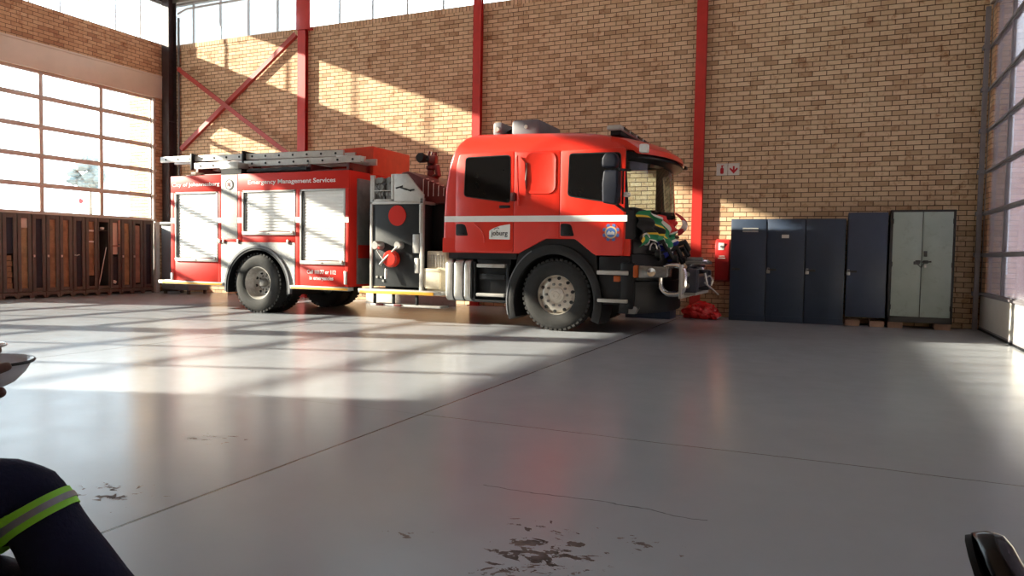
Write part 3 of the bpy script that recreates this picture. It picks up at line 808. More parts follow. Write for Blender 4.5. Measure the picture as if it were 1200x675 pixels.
# monitor (water cannon)
bm = bmesh.new()
cx, cy = -6.50, 11.2
lathe(bm, [(.0, 2.38), (.14, 2.38), (.14, 2.42), (.07, 2.44), (.06, 2.55), (.085, 2.57), (.085, 2.62), (0, 2.62)], (cx, cy, 0), 'z', 20, cap=False)
mo = fp('water_monitor', bm, M['dark_red'], 'dark red roof water cannon')
part('elbow', TB([(cx, cy, 2.58), (cx + .14, cy - .02, 2.60), (cx + .16, cy - .02, 2.46), (cx + .06, cy, 2.42)], .055), M['dark_red'], mo)
bm = bmesh.new(); tube(bm, [(cx, cy, 2.60), (cx - .02, cy, 2.72), (cx - .10, cy - .04, 2.76)], .06); lathe(bm, [(0, -.09), (.075, -.09), (.09, -.05), (.07, .09), (0, .09)], (cx - .15, cy - .05, 2.76), 'y', 18, cap=False)
part('nozzle', bm, M['black'], mo)
bm = bmesh.new(); tube(bm, [(cx + .06, cy, 2.62), (cx + .08, cy, 2.80), (cx + .11, cy - .03, 2.84)], .03); tube(bm, [(cx - .05, cy, 2.80), (cx - .04, cy, 2.88)], .02); tube(bm, [(cx + .02, cy, 2.80), (cx + .03, cy, 2.87)], .02); box(bm, cx - .02, cx + .12, cy - .06, cy + .06, 2.66, 2.80, .02)
part('handle', bm, M['dark_red'], mo)

# --- cab
def interp(tab, z):
    for (z0, a), (z1, b) in zip(tab, tab[1:]):
        if z <= z1: 
            t = max(0, (z - z0) / (z1 - z0)); return a + (b - a) * t
    return tab[-1][1]
T_XR = [(1.1, -5.60), (1.72, -5.585), (2.1, -5.56), (2.5, -5.495), (2.75, -5.415), (2.89, -5.32), (2.96, -5.20), (3.0, -5.0)]
T_IN = [(1.1, 0), (2.3, .0), (2.55, .012), (2.66, .035), (2.8, .10), (2.9, .20), (2.96, .33), (3.0, .55)]
T_XF = [(1.1, -2.60), (1.74, -2.60), (2.46, -2.655), (2.58, -2.655), (2.66, -2.68), (2.76, -2.80), (2.86, -2.98), (2.92, -3.2), (2.96, -3.5), (3.0, -4.1)]
NFR = 24
XS = [-5.24, -4.9, -4.45, -4.0, -3.55, -3.2, -2.82]
def plan(z, off=0.):
    xr, ins, xf = interp(T_XR, z) + off, interp(T_IN, z) + .02 + off, interp(T_XF, z) - off
    y0, y1 = YN + ins, YF - ins; b = .31; W2 = (y1 - y0)
    def side(y, s):
        out = []; r = .05
        for k in range(5):
            a = pi / 2 * k / 4; out.append((xr + r - r * math.sin(pi / 2 - a), y + s * (r - r * math.sin(a))))
        xe = xf - .10
        for x in XS: out.append((min(max(x, xr + r + .01), xe - .02), y))
        return out
    near = side(y0, 1); far = side(y1, -1)[::-1]
    front = []
    for k in range(NFR + 1):
        t = .5 - .5 * math.cos(pi * k / NFR); s = 2 * t - 1
        front.append((xf - .10 * abs(s) ** 9 + b * (1 - abs(s) ** 2.2), y0 + t * W2))
    return near + front + far
LV = [1.34, 1.5, 1.62, 1.74, 1.9, 2.1, 2.3, 2.46, 2.58, 2.66, 2.72, 2.78, 2.84, 2.89, 2.93, 2.96, 2.98, 2.995]
nS = 5 + len(XS); NP = 2 * nS + NFR + 1
def roofz(x, z): return z - max(0, z - 2.7) / .3 * .03 * (x + 5.2)
grid = [[Vector((p[0], p[1], roofz(p[0], z))) for p in plan(z)] for z in LV]
def zone(i, j):
    """which piece a cab face belongs to"""
    z0, z1 = LV[i], LV[i + 1]
    if nS <= j < nS + NFR:
        k = j - nS; s = abs(1 - (k + .5) / NFR * 2)
        s = abs(math.cos(pi * (k + .5) / NFR))
        if 1.74 <= z0 and z1 <= 2.46: return 'glass' if s < .975 else 'pillar'
        if z1 <= 1.74: return 'front' if s < .985 else 'shell'
        if z1 <= 2.58: return 'pillar'
        return 'shell'
    if nS + NFR + 1 <= j:                                        # far side, front door window
        xa = plan(z0)[j][0]; xb = plan(z0)[(j + 1) % NP][0]
        if 1.9 <= z0 and z1 <= 2.58 and max(xa, xb) <= -2.8 and min(xa, xb) >= -3.56: return 'open'
    return 'shell'
bms = {k: bmesh.new() for k in ('shell', 'glass', 'pillar', 'front')}
vmap = {k: {} for k in bms}
def gv(k, i, j):
    j %= NP
    if (i, j) not in vmap[k]: vmap[k][(i, j)] = bms[k].verts.new(grid[i][j])
    return vmap[k][(i, j)]
for i in range(len(LV) - 1):
    for j in range(NP):
        k = zone(i, j)
        if k == 'open': continue
        bms[k].faces.new((gv(k, i, j), gv(k, i, j + 1), gv(k, i + 1, j + 1), gv(k, i + 1, j)))
bms['shell'].faces.new([gv('shell', len(LV) - 1, j) for j in range(NP)])
sh = bms['shell']
prism(sh, [(-5.593, 1.12), (-4.30, 1.12), (-3.86, 1.345), (-5.593, 1.345)], YN + .024, YF - .024)
prism(sh, [(-3.40, 1.345), (-3.11, 1.11), (-2.62, 1.11), (-2.62, 1.345)], YN + .02, YF - .02)
bmesh.ops.recalc_face_normals(sh, faces=sh.faces[:])
cab = fp('cab_shell', sh, M['truck_red'], 'red crew cab shell', angle=40)
for k in ('glass', 'pillar', 'front'): bmesh.ops.recalc_face_normals(bms[k], faces=bms[k].faces[:])
fp('windscreen', bms['glass'], M['windscreen'], 'curved windscreen', angle=60)
fp('windscreen_pillar', bms['pillar'], M['black'], 'black windscreen surround', angle=60)
fp('front_panel', bms['front'], M['black'], 'black front panel', angle=60)
# dark lining inside the cab, with the same openings
bm = bmesh.new(); g2 = [[Vector((p[0], p[1], roofz(p[0], z) - (.03 if z > 2.6 else 0))) for p in plan(z, .035)] for z in LV]
vm = {}
def g2v(i, j):
    j %= NP
    if (i, j) not in vm: vm[(i, j)] = bm.verts.new(g2[i][j])
    return vm[(i, j)]
for i in range(len(LV) - 1):
    for j in range(NP):
        if zone(i, j) in ('open', 'glass'): continue
        bm.faces.new((g2v(i, j), g2v(i, j + 1), g2v(i + 1, j + 1), g2v(i + 1, j)))
bm.faces.new([g2v(0, j) for j in range(NP)]); bm.faces.new([g2v(len(LV) - 1, j) for j in range(NP)])
bm.normal_update()
fp('cab_lining', bm, M['black_in'], 'dark cab lining', angle=60)
bm = bmesh.new(); box(bm, -3.0, -2.55, YN + .12, YF - .12, 1.36, 1.80, .05); tube(bm, [(-3.15 + .0, 10.62 + .19 * math.cos(a), 1.85 + .19 * math.sin(a)) for a in [2 * pi * k / 20 for k in range(20)]], .016, 8, closed=True)
fp('dashboard', bm, M['black'])
for y in (10.62, 11.9):
    bm = bmesh.new(); box(bm, -4.1, -3.6, y - .24, y + .24, 1.4, 1.6, .05); box(bm, -4.15, -4.0, y - .22, y + .22, 1.55, 2.25, .05)
    fp('seat', bm, M['black'], 'cab seat')
fp('side_window', B(-3.56, -2.80, YF - .035, YF - .028, 1.88, 2.58), M['windscreen'], 'far side door window')
# doors on the near side
y0 = YN + .002
def door(poly, win, lab, hx):
    d = fp('cab_door', PR(rpoly(poly, .05), y0, YN + .03, bev=.006), M['truck_red'], lab)
    part('window_seal', PR(rpoly([(a + (.016 if a > 0 else 0), b) for a, b in win], .06), y0 - .006, YN + .02), M['black'], d)
    cx = sum(p[0] for p in win) / len(win); cz = sum(p[1] for p in win) / len(win)
    sh = [(cx + (a - cx) * .965, cz + (b - cz) * .955) for a, b in win]
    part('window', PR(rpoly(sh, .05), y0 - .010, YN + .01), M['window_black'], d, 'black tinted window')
    hz = 1.47
    part('handle_cup', PR(rpoly([(hx, hz - .09), (hx + .21, hz - .09), (hx + .16, hz + .07), (hx + .11, hz + .09), (hx, hz + .09)], .03), y0 - .006, y0 + .01, bev=.003), M['black'], d)
    part('door_handle', B(hx + .05, hx + .15, y0 - .03, y0 - .004, hz - .075, hz - .045, .006), M['black'], d)
    return d
d1 = door([(-5.36, 1.125), (-4.39, 1.125), (-4.39, 2.64), (-5.30, 2.63), (-5.36, 2.4)], [(-5.22, 1.975), (-4.44, 1.865), (-4.45, 2.585), (-5.20, 2.575)], 'rear crew door with slanted tinted window', -5.35)
d2 = door([(-3.655, 1.36), (-3.42, 1.345), (-3.12, 1.115), (-2.70, 1.115), (-2.70, 2.62), (-3.655, 2.62)], [(-3.545, 1.95), (-2.755, 1.825), (-2.765, 2.555), (-3.53, 2.57)], 'front door with tinted window behind the mirror', -3.64)
fp('flush_panel', PR(rpoly([(-4.38, 1.13), (-4.28, 1.13), (-3.86, 1.35), (-3.665, 1.36), (-3.665, 2.62), (-4.38, 2.63)], .03), y0 + .001, YN + .03, bev=.004), M['truck_red'], 'red panel between the cab doors')
bm = bmesh.new()                                               # recessed blanked window
o1, i1 = rrect(-4.20, -3.73, 2.0, 2.60, .11), rrect(-4.155, -3.77, 2.04, 2.575, .09)
a = [bm.verts.new((p[0], y0 - .012, p[1])) for p in o1]; b = [bm.verts.new((p[0], y0 + .0, p[1])) for p in i1]; c = [bm.verts.new((p[0] * 1.0, y0 + .005, p[1])) for p in o1]
n = len(a)
for i in range(n):
    j = (i + 1) % n; bm.faces.new((a[i], a[j], b[j], b[i])); bm.faces.new((c[i], c[j], a[j], a[i]))
bm.faces.new(b); bmesh.ops.recalc_face_normals(bm, faces=bm.faces[:])
fp('blank_panel', bm, M['truck_red'], 'rounded blanked window panel')
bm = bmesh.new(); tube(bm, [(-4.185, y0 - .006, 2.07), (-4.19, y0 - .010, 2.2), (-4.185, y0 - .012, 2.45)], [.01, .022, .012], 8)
fp('intake_slot_shade', bm, M['dark_red'])  # dark red bead stands in for the shadow of the slot
bm = bmesh.new(); tube(bm, [(-4.33, y0 - .03, 2.56), (-4.32, y0 - .05, 2.5), (-4.29, y0 - .05, 1.9), (-4.30, y0 - .02, 1.83)], .016, 8)
fp('grab_rail', bm, M['truck_red'], 'red grab rail behind rear door')
bm = B(-4.42, -4.34, y0 - .06, y0, 1.89, 2.02, .02); fp('side_lamp', bm, M['dark_red'], 'small red lamp on door edge')
bm = B(-4.62, -4.44, y0 - .012, y0, 1.795, 1.835, .006); fp('name_plate', bm, M['black'], 'small dark plate below window')
fp('reflective_stripe', B(-5.55, -2.66, y0 - .008, YN + .03, 1.59, 1.678), M['white'], 'white stripe along the cab')
# logo plate
lp = fp('logo_plate', PR(rpoly([(-4.78, 1.33), (-4.44, 1.325), (-4.435, 1.555), (-4.60, 1.53), (-4.72, 1.49), (-4.78, 1.455)], .012), y0 - .006, y0 - .001), M['white'], 'white city logo plate')
text('lettering', 'joburg', -4.745, -4.475, 1.36, 1.46, y0 - .007, M['grey_panel'], lp, bold=.004)
part('logo_swoosh', TB([(-4.70 + k * .012, y0 - .007, 1.475 + .025 * math.sin(k * .35)) for k in range(8)], .005, 6), M['grey_panel'], lp)
bm = TB([(-5.03, y0 - .003, 1.56), (-4.93, y0 - .004, 1.48), (-4.87, y0 - .004, 1.38), (-4.86, y0 - .003, 1.28)], .008, 6); fp('door_crease', bm, M['truck_red'], 'curved crease on door skin')
# round badge on front door
bd = fp('door_badge', DI(-2.885, 1.435, .128, y0 - .007, y0 - .001, 36), pm('badge_red', (.55, .05, .04), .4), 'round service badge')
bm = bmesh.new()
for k in range(8):
    a = 2 * pi * k / 8 + pi / 8
    disc(bm, -2.885 + .103 * math.cos(a), 1.435 + .103 * math.sin(a), .026, y0 - .010, y0 - .006, 12)
part('badge_lobe', bm, pm('badge_blue', (.10, .16, .42), .4), bd)
part('badge_field', DI(-2.885, 1.435, .088, y0 - .011, y0 - .006, 28), pm('badge_gold', (.72, .50, .26), .4), bd)
part('badge_disc', DI(-2.885, 1.435, .068, y0 - .013, y0 - .010, 28), pm('badge_sky', (.10, .22, .55), .4), bd)
bm = bmesh.new(); prism(bm, [(-2.94, 1.405), (-2.83, 1.405), (-2.83, 1.435), (-2.865, 1.455), (-2.885, 1.435), (-2.91, 1.46), (-2.94, 1.43)], y0 - .016, y0 - .013)
part('badge_mark', bm, M['white'], bd)
# roof things
rb = fp('roof_unit', B(-4.78, -4.30, 10.75, 11.75, 2.93, 3.24, .05), M['grey_box'], 'grey air unit on cab roof')
bm = B(-5.10, -4.94, 10.75, 11.6, 2.95, 3.22, .03); part('connector_box', bm, M['grey_box'], rb)
bm = bmesh.new(); lathe(bm, [(0, -.03), (.04, -.03), (.05, 0)], (-5.02, 10.75, 3.10), 'y', 16, cap=False); lathe(bm, [(0, -.02), (.03, -.02), (.03, 0)], (-4.52, 10.75, 3.12), 'y', 12, cap=False)
part('connector', bm, M['silver'], rb)
bm = bmesh.new()
for k in range(4): tube(bm, [(-4.96, 10.85 + k * .05, 3.00 + k * .03), (-4.86, 10.82 + k * .05, 3.04 + k * .03), (-4.76, 10.85 + k * .05, 3.01 + k * .04)], .014, 6)
box(bm, -4.95, -4.77, 10.95, 11.5, 2.94, 3.1)
part('cable', bm, M['black'], rb)
lb = fp('light_bar', B(-3.03, -2.82, 10.16, 12.34, 2.90, 2.965, .02), M['silver_matt'], 'long light bar across cab roof')
part('light_bar_base', B(-3.00, -2.85, 10.25, 12.25, 2.83, 2.91, .01), M['black'], lb)
bm = bmesh.new()
for k in range(5): box(bm, -2.82, -2.81, 10.30 + k * .40, 10.60 + k * .40, 2.912, 2.952, .004)
part('lens', bm, pm('blue_lens', (.03, .035, .05), .15), lb)
# sun visor following the front curve
def front_x(y, z): 
    xf = interp(T_XF, z); s = abs((y - 11.25) / 1.23); s = min(s, 1); return xf - .10 * s ** 9 + .31 * (1 - s ** 2.2)
bm = bmesh.new(); ring = []
ys = [10.08 + (12.42 - 10.08) * k / 20 for k in range(21)]
for y in ys:
    x = front_x(y, 2.5)
    ring.append([bm.verts.new(p) for p in ((x - .03, y, 2.60), (x + .08, y, 2.58), (x + .15, y, 2.50), (x + .145, y, 2.475), (x + .06, y, 2.48), (x - .03, y, 2.44))])
for a, b in zip(ring, ring[1:]):
    for k in range(6): bm.faces.new((a[k], a[(k + 1) % 6], b[(k + 1) % 6], b[k]))
bm.faces.new(ring[0]); bm.faces.new(ring[-1][::-1]); bmesh.ops.recalc_face_normals(bm, faces=bm.faces[:])
vs = fp('sun_visor', bm, M['black'], 'black sun visor')
bm = bmesh.new(); ring = []
for y in ys:
    x = front_x(y, 2.6)
    ring.append([bm.verts.new(p) for p in ((x - .24, y, 2.79), (x - .02, y, 2.725), (x + .15, y, 2.61), (x + .175, y, 2.53), (x - .03, y, 2.585), (x - .24, y, 2.62))])
for a, b in zip(ring, ring[1:]):
    for k in range(6): bm.faces.new((a[k], a[(k + 1) % 6], b[(k + 1) % 6], b[k]))
bm.faces.new(ring[0]); bm.faces.new(ring[-1][::-1]); bmesh.ops.recalc_face_normals(bm, faces=bm.faces[:])
fp('roof_brow', bm, M['truck_red'], 'red roof brow above windscreen')
part('marker_lamp', B(-2.52, -2.40, 10.02, 10.14, 2.54, 2.66, .02), M['white'], vs, 'clear corner marker lamp')
part('marker_lamp', B(-2.40, -2.30, 12.34, 12.50, 2.56, 2.62, .02), M['black'], vs, 'dark marker lamp at far tip')
# mirrors
mi = fp('mirror', PR(rpoly([(-2.94, 1.83), (-2.74, 1.80), (-2.715, 2.0), (-2.72, 2.27), (-2.93, 2.28), (-2.95, 2.1)], .04), 9.70, 9.86, bev=.03, seg=3), pm('mirror_shell', (.009, .011, .020), .5, spec=.2), 'tall dark wing mirror')
part('upper_mirror', PR(rpoly([(-2.95, 2.31), (-2.76, 2.31), (-2.73, 2.42), (-2.77, 2.51), (-2.90, 2.52), (-2.955, 2.44)], .04), 9.69, 9.86, bev=.03, seg=3), pm('mirror_shell2', (.009, .011, .020), .5, spec=.2), mi, 'small upper mirror')
bm = TB([(-2.73, 9.80, 2.29), (-2.66, 9.9, 2.29), (-2.64, 10.03, 2.30)], .018, 8); tube(bm, [(-2.80, 9.80, 1.84), (-2.72, 9.85, 1.78), (-2.70, 10.02, 1.74)], .022, 8); tube(bm, [(-2.69, 9.86, 2.28), (-2.69, 9.86, 1.82)], .014, 8)
part('mirror_arm', bm, M['black'], mi)
part('mirror_bracket', B(-2.72, -2.62, 9.92, 10.04, 1.93, 1.99, .02), M['white'], mi, 'pale mirror bracket')
# front lower: bumper, headlights, steps
def front_solid(z0, z1, xadd, ya, yb, inset=.25, n=18):
    bm = bmesh.new(); r = []
    for k in range(n + 1):
        y = ya + (yb - ya) * k / n; s = min(abs((y - 11.25) / 1.25), 1)
        r.append((-2.62 + xadd + .33 * (1 - s ** 2.4) - .12 * s ** 10, y))
    poly = r + [(-2.75, yb), (-2.75, ya)]
    return prism(bm, poly, z0, z1, 'z', bev=.015)
fp('bumper', front_solid(.30, .76, .10, YN + .01, YF - .01), M['black'], 'black front bumper')
fp('bumper_corner', B(-2.74, -2.54, YN + .005, YN + .2, .36, 1.02, .03), M['black'])
hl = fp('headlight', PR(rpoly([(-2.50, .80), (-2.50, .985), (-2.10, .965), (-2.10, .82)], .03), YN + .05, YN + .42, bev=.02), M['lens'], 'clear headlight at near corner')
part('indicator', B(-2.60, -2.50, YN + .01, YN + .2, .805, .985, .02), M['amber'], hl, 'amber turn lamp')
bm = bmesh.new(); lathe(bm, [(0, 0), (.06, -.01), (.075, .03)], (-2.31, YN + .045, .89), 'y', 18, cap=False); part('lamp_bowl', bm, M['chrome'], hl)
fp('lamp_surround', front_solid(.76, 1.14, .07, YN + .06, YF - .06), M['black'], 'black lamp surround')
fp('headlight', B(-2.45, -2.18, YF - .42, YF - .05, .80, .96, .02), M['lens'], 'headlight on far corner')
bm = front_solid(1.14, 1.34, .03, YN + .1, YF - .1); fp('grille', bm, M['black'], 'black grille')
gr = FE.children[-1]
bm = bmesh.new()
for z in (1.02, 1.12, 1.22, 1.32, 1.42, 1.52):
    r = [(front_x(y, 1.5) + .045, y, z) for y in [10.35 + .18 * k for k in range(11)]]; tube(bm, r, .022, 6)
part('grille_bar', bm, M['grey_panel'], gr)
bm = bmesh.new(); box(bm, -3.08, -2.62, YN - .01, YN + .3, .84, .90, .012); box(bm, -3.06, -2.62, YN - .03, YN + .3, .45, .50, .012); fp('cab_step', bm, M['silver_matt'], 'silver tread steps below front door')
fp('step_back', B(-3.06, -2.62, YN + .04, YN + .3, .42, 1.1, .01), M['black'])
fp('side_reflector', B(-2.84, -2.74, YN + .015, YN + .04, .745, .825, .006), M['amber'], 'amber side reflector')
bm = PR([(-2.62, .30), (-2.62, .44), (-2.48, .38), (-2.52, .30)], YN + .02, YN + .2); fp('tow_eye_cover', bm, M['grey_end'])
# rear step box and fuel tank
bm = B(-5.03, -4.46, YN + .10, YN + .6, .40, 1.06, .01); box(bm, -5.05, -5.01, YN + .02, YN + .14, .38, .98, .008); box(bm, -4.50, -4.45, YN + .02, YN + .14, .38, .95, .008); box(bm, -5.05, -4.45, YN + .02, YN + .14, .37, .41, .008)
stb = fp('step_box', bm, M['black'], 'black crew step box')
bm = bmesh.new(); box(bm, -4.99, -4.52, YN + .0, YN + .12, .90, .955, .01); box(bm, -4.99, -4.52, YN + .0, YN + .12, .46, .51, .01)
part('tread', bm, M['silver_matt'], stb, 'silver treads')
part('inner_shelf', B(-4.97, -4.53, YN + .06, YN + .12, .72, .80, .01), M['grey_panel'], stb, 'dark inner shelf')  # dark grey box between the two treads
bm = bmesh.new()
for a, b in ((-5.52, -5.40), (-5.375, -5.225), (-5.20, -5.09)): prism(bm, rrect(YN - .01, YN + .62, .37, 1.02, .11, 6), a, b, 'x', bev=.025, seg=3)
tk = fp('fuel_tank', bm, M['silver'], 'ribbed silver tank')
bm = bmesh.new()
for a, b in ((-5.40, -5.375), (-5.225, -5.20), (-5.09, -5.065)): prism(bm, rrect(YN + .005, YN + .61, .38, 1.01, .10, 6), a, b, 'x')
part('tank_strap', bm, M['grey_panel'], tk); part('tank_cap', B(-5.36, -5.24, YN + .06, YN + .2, 1.02, 1.06, .012), M['black'], tk)
# front wheel fender
def farch(r, rz, a0=200., a1=-20., n=26, c=(-3.735, .42)): return [(c[0] + r * math.cos(math.radians(a0 + (a1 - a0) * k / n)), c[1] + rz * math.sin(math.radians(a0 + (a1 - a0) * k / n))) for k in range(n + 1)]
bm = bmesh.new(); prism(bm, farch(.74, .84) + farch(.62, .70)[::-1], YN - .01, YN + .55, bev=.008)
fe = fp('front_fender', bm, pm('fender_plastic', (.012, .0125, .014), .5, spec=.35), 'dark grey front wheel fender')
bm = bmesh.new(); prism(bm, [(-4.35, .95), (-4.30, 1.13), (-3.86, 1.36), (-3.40, 1.36), (-3.10, 1.12), (-3.08, .9)] + farch(.70, .80, 25, 150, 14), YN + .03, YN + .5)
part('fender_filler', bm, M['black'], fe)
bm = bmesh.new(); prism(bm, farch(.745, .845, 195, 118, 14) + farch(.728, .828, 195, 118, 14)[::-1], YN - .018, YN - .005)
part('fender_lip', bm, M['grey_box'], fe, 'lighter fender lip')

# --- bull bar and winch
bm = bmesh.new()
def dloop(bm, y):
    pts = rrect(-2.27, -1.93, .58, .98, .13, 6); tube(bm, [(p[0], y, p[1]) for p in pts], .042, 12, closed=True)
dloop(bm, 10.45); bb_ = fp('bull_bar', bm, M['chrome'], 'polished tubular bumper loop')
bm = bmesh.new(); dloop(bm, 12.05); part('far_loop', bm, M['chrome'], bb_)
bm = TB([(-1.93, 10.45, .97), (-1.93, 12.05, .97)], .035, 10); tube(bm, [(-2.0, 10.8, .98), (-1.80, 11.0, 1.05), (-1.72, 11.2, 1.05)], .035, 10); part('cross_tube', bm, M['chrome'], bb_)
bm = B(-1.99, -1.955, 10.36, 12.1, .52, 1.0, .006); box(bm, -1.955, -1.80, 10.6, 11.8, .56, .60); wn = fp('winch', bm, M['silver_matt'], 'front winch on mounting plate')
bm = TB([(-1.86, 10.62, .76), (-1.86, 11.72, .76)], .10, 18); box(bm, -1.96, -1.76, 10.5, 10.66, .60, .94, .03); box(bm, -1.96, -1.76, 11.6, 11.8, .60, .92, .03); part('winch_drum', bm, pm('winch_dark', (.03, .032, .05), .4), wn)
bm = bmesh.new()
for z in (.70, .86): lathe(bm, [(0, -.03), (.028, -.03), (.038, -.01), (.038, .02)], (-1.90, 10.49, z), 'y', 14, cap=False)
part('winch_knob', bm, M['silver'], wn)
bm = TB([(-1.74, 11.0, .80), (-1.66, 11.0, .84), (-1.62, 11.0, .78), (-1.64, 11.0, .70)], .014, 8); tube(bm, [(-1.74, 11.0, .74), (-1.60, 11.05, .62), (-1.54, 11.05, .56)], .012, 8); tube(bm, [(-1.72, 10.9, .88), (-1.68, 10.9, .70)], .016, 8); part('winch_hook', bm, M['silver'], wn)
bm = B(-1.97, -1.74, 10.7, 11.7, 1.0, 1.05, .01); tube(bm, [(-1.95, 10.75, 1.08), (-1.75, 10.85, 1.08)], .03); part('winch_cover', bm, M['grey_end'], wn)
# front mounted pump fittings (dark pipes below flag)
bm = bmesh.new(); random.seed(11)
for k in range(12):
    y = 10.3 + k * .16; x = front_x(y, 1.2) + .1; z = random.uniform(1.02, 1.30)
    tube(bm, [(x - .08, y, z), (x + .05, y + .05, z + .05), (x + .1, y + .12, z - .08)], random.uniform(.02, .045), 8)
    if k % 3 == 0: lathe(bm, [(0, 0), (.05, 0), (.06, .03), (.05, .07), (0, .07)], (x + .06, y, z), 'x', 14, cap=False)
fp('front_pipe', bm, M['grey_panel'], 'dark hoses and fittings on the nose')
bm = bmesh.new()
for a in ((10.25, 1.35), (10.4, 1.22), (10.62, 1.3), (10.9, 1.18)):
    x = front_x(a[0], 1.2) + .06; tube(bm, [(x + .03 * math.cos(t), a[0] + .08 * math.cos(t), a[1] + .08 * math.sin(t)) for t in [2 * pi * k / 16 for k in range(16)]], .012, 6, closed=True)
fp('hose_ring', bm, M['silver'])
fp('wiper', TB([(front_x(10.6, 1.74) + .03, 10.6, 1.74), (front_x(11.2, 1.76) + .03, 11.2, 1.76), (front_x(12.2, 1.77) + .03, 12.2, 1.77)], .018, 6), M['black'])

# ================================================================== THINGS ON THE FIRE ENGINE
def flag_mat():
    m, nt, b = nodes_of('six_colour_flag_cloth'); co = N(nt, 'ShaderNodeUVMap').outputs[0]
    sep = N(nt, 'ShaderNodeSeparateXYZ'); L(nt, co, sep.inputs[0]); u, v = math_n(nt, 'MULTIPLY', sep.outputs[0], .55), sep.outputs[1]
    d = math_n(nt, 'ABSOLUTE', math_n(nt, 'SUBTRACT', v, .5))
    e = math_n(nt, 'ADD', d, math_n(nt, 'MULTIPLY', math_n(nt, 'SUBTRACT', math_n(nt, 'MULTIPLY', math_n(nt, 'SUBTRACT', 1, math_n(nt, 'DIVIDE', u, .45)), .5, clamp=True), 0), 1))
    # green Y: on the fly side the band sits on the middle, on the hoist side it splits
    arm = math_n(nt, 'ABSOLUTE', math_n(nt, 'SUBTRACT', d, math_n(nt, 'MULTIPLY', math_n(nt, 'SUBTRACT', 1, math_n(nt, 'DIVIDE', u, .42), clamp=True), .5)))
    green = math_n(nt, 'LESS_THAN', arm, .10); white = math_n(nt, 'LESS_THAN', arm, .165)
    up = math_n(nt, 'GREATER_THAN', v, .5)
    c = mixc(nt, up, (.02, .03, .30), (.60, .03, .02))
    inner = math_n(nt, 'LESS_THAN', d, math_n(nt, 'MULTIPLY', math_n(nt, 'SUBTRACT', 1, math_n(nt, 'DIVIDE', u, .42), clamp=True), .5))
    c = mixc(nt, inner, c, (.012, .012, .012))
    c = mixc(nt, white, c, mixc(nt, inner, (.75, .74, .70), (.80, .52, .04)))
    c = mixc(nt, green, c, (.02, .24, .10))
    L(nt, c, b.inputs['Base Color']); b.inputs['Roughness'].default_value = .7
    return m
M['flag'] = flag_mat()
def cloth(name, fn, nu, nv, mat, loc, label, cat, th=.006):
    bm = bmesh.new(); uvl = bm.loops.layers.uv.new('UVMap')
    g = [[bm.verts.new(fn(i / nu, j / nv)) for j in range(nv + 1)] for i in range(nu + 1)]
    for i in range(nu):
        for j in range(nv):
            f = bm.faces.new((g[i][j], g[i + 1][j], g[i + 1][j + 1], g[i][j + 1]))
            for lp, (a, b) in zip(f.loops, ((i, j), (i + 1, j), (i + 1, j + 1), (i, j + 1))): lp[uvl].uv = (a / nu, b / nv)
    bmesh.ops.recalc_face_normals(bm, faces=bm.faces[:])
    r = bmesh.ops.solidify(bm, geom=bm.faces[:], thickness=th)
    return solo(name, bm, mat, loc, label, cat, angle=70)
def flag_fn(u, v):
    y = 10.12 + u * 1.0; z = 1.74 - (1 - v) * (.50 - .12 * math.sin(u * 7)) - .10 * u
    x = front_x(y, 1.6) + .08 + .035 * math.sin(u * 26 + v * 6) + .03 * math.sin(v * 19 + u * 9)
    return Vector((x, y, z + .02 * math.sin(u * 16)))
cloth('flag', flag_fn, 40, 24, M['flag'], (-2.35, 10.7, 1.25), 'crumpled green gold and black flag draped on cab nose', 'flag')
def rw(u, v):
    a = v * pi; y = 11.17 + .80 * u; x = front_x(y, 1.6) + .06 + .12 * math.sin(a) + .015 * math.sin(u * 25); z = 1.46 + .30 * v + .02 * math.sin(u * 9)
    return Vector((x, y, z))
mrw, nt_, b_ = nodes_of('red_and_white_cloth'); uv = N(nt_, 'ShaderNodeUVMap').outputs[0]
sp_ = N(nt_, 'ShaderNodeSeparateXYZ'); L(nt_, uv, sp_.inputs[0]); nz_ = noise_n(nt_, 5, 3, .6, uv)
f_ = math_n(nt_, 'GREATER_THAN', math_n(nt_, 'ADD', math_n(nt_, 'ABSOLUTE', math_n(nt_, 'SUBTRACT', sp_.outputs[1], .45)), math_n(nt_, 'MULTIPLY', nz_.outputs['Fac'], .2)), .31)
L(nt_, mixc(nt_, f_, (.62, .52, .48), (.50, .02, .03)), b_.inputs['Base Color']); b_.inputs['Roughness'].default_value = .7
cloth('cloth_bundle', rw, 24, 12, mrw, (-2.2, 11.8, 1.46), 'red and white rolled cloth beside the flag on cab nose', 'cloth')

# ladder lying on the locker roof
LD = thing('ladder', (-9.5, 10.5, 2.60), 'silver two-section ladder lying on the fire engine roof', 'ladder')
def section(nm_, x0, x1, ya, yb, z0, z1, zs0=0, zs1=0):
    bm = bmesh.new()
    for y in (ya, yb):
        poly = [(x0, z0 + zs0), (x1, z0 + zs1), (x1, z1 + zs1), (x0, z1 + zs0)]
        prism(bm, poly, y - .025, y + .025, bev=.006)
    s = part(nm_, bm, M['silver_matt'], LD)
    bm = bmesh.new(); n = int((x1 - x0) / .30)
    for k in range(n):
        t = (k + .5) / n; x = x0 + (x1 - x0) * t; z = (z0 + z1) / 2 + zs0 + (zs1 - zs0) * t
        tube(bm, [(x, ya - .03, z), (x, yb + .03, z)], .016, 8)
    part('rung', bm, M['silver'], s)
    bm = bmesh.new()
    for k in range(n):
        t = (k + .5) / n; disc(bm, x0 + (x1 - x0) * t, (z0 + z1) / 2 + zs0 + (zs1 - zs0) * t, .020, ya - .034, ya - .0255, 10)
    part('rung_end', bm, M['black'], s, 'dark rung ends')
section('lower_rails', -11.05, -7.30, 10.27, 10.72, 2.605, 2.715)
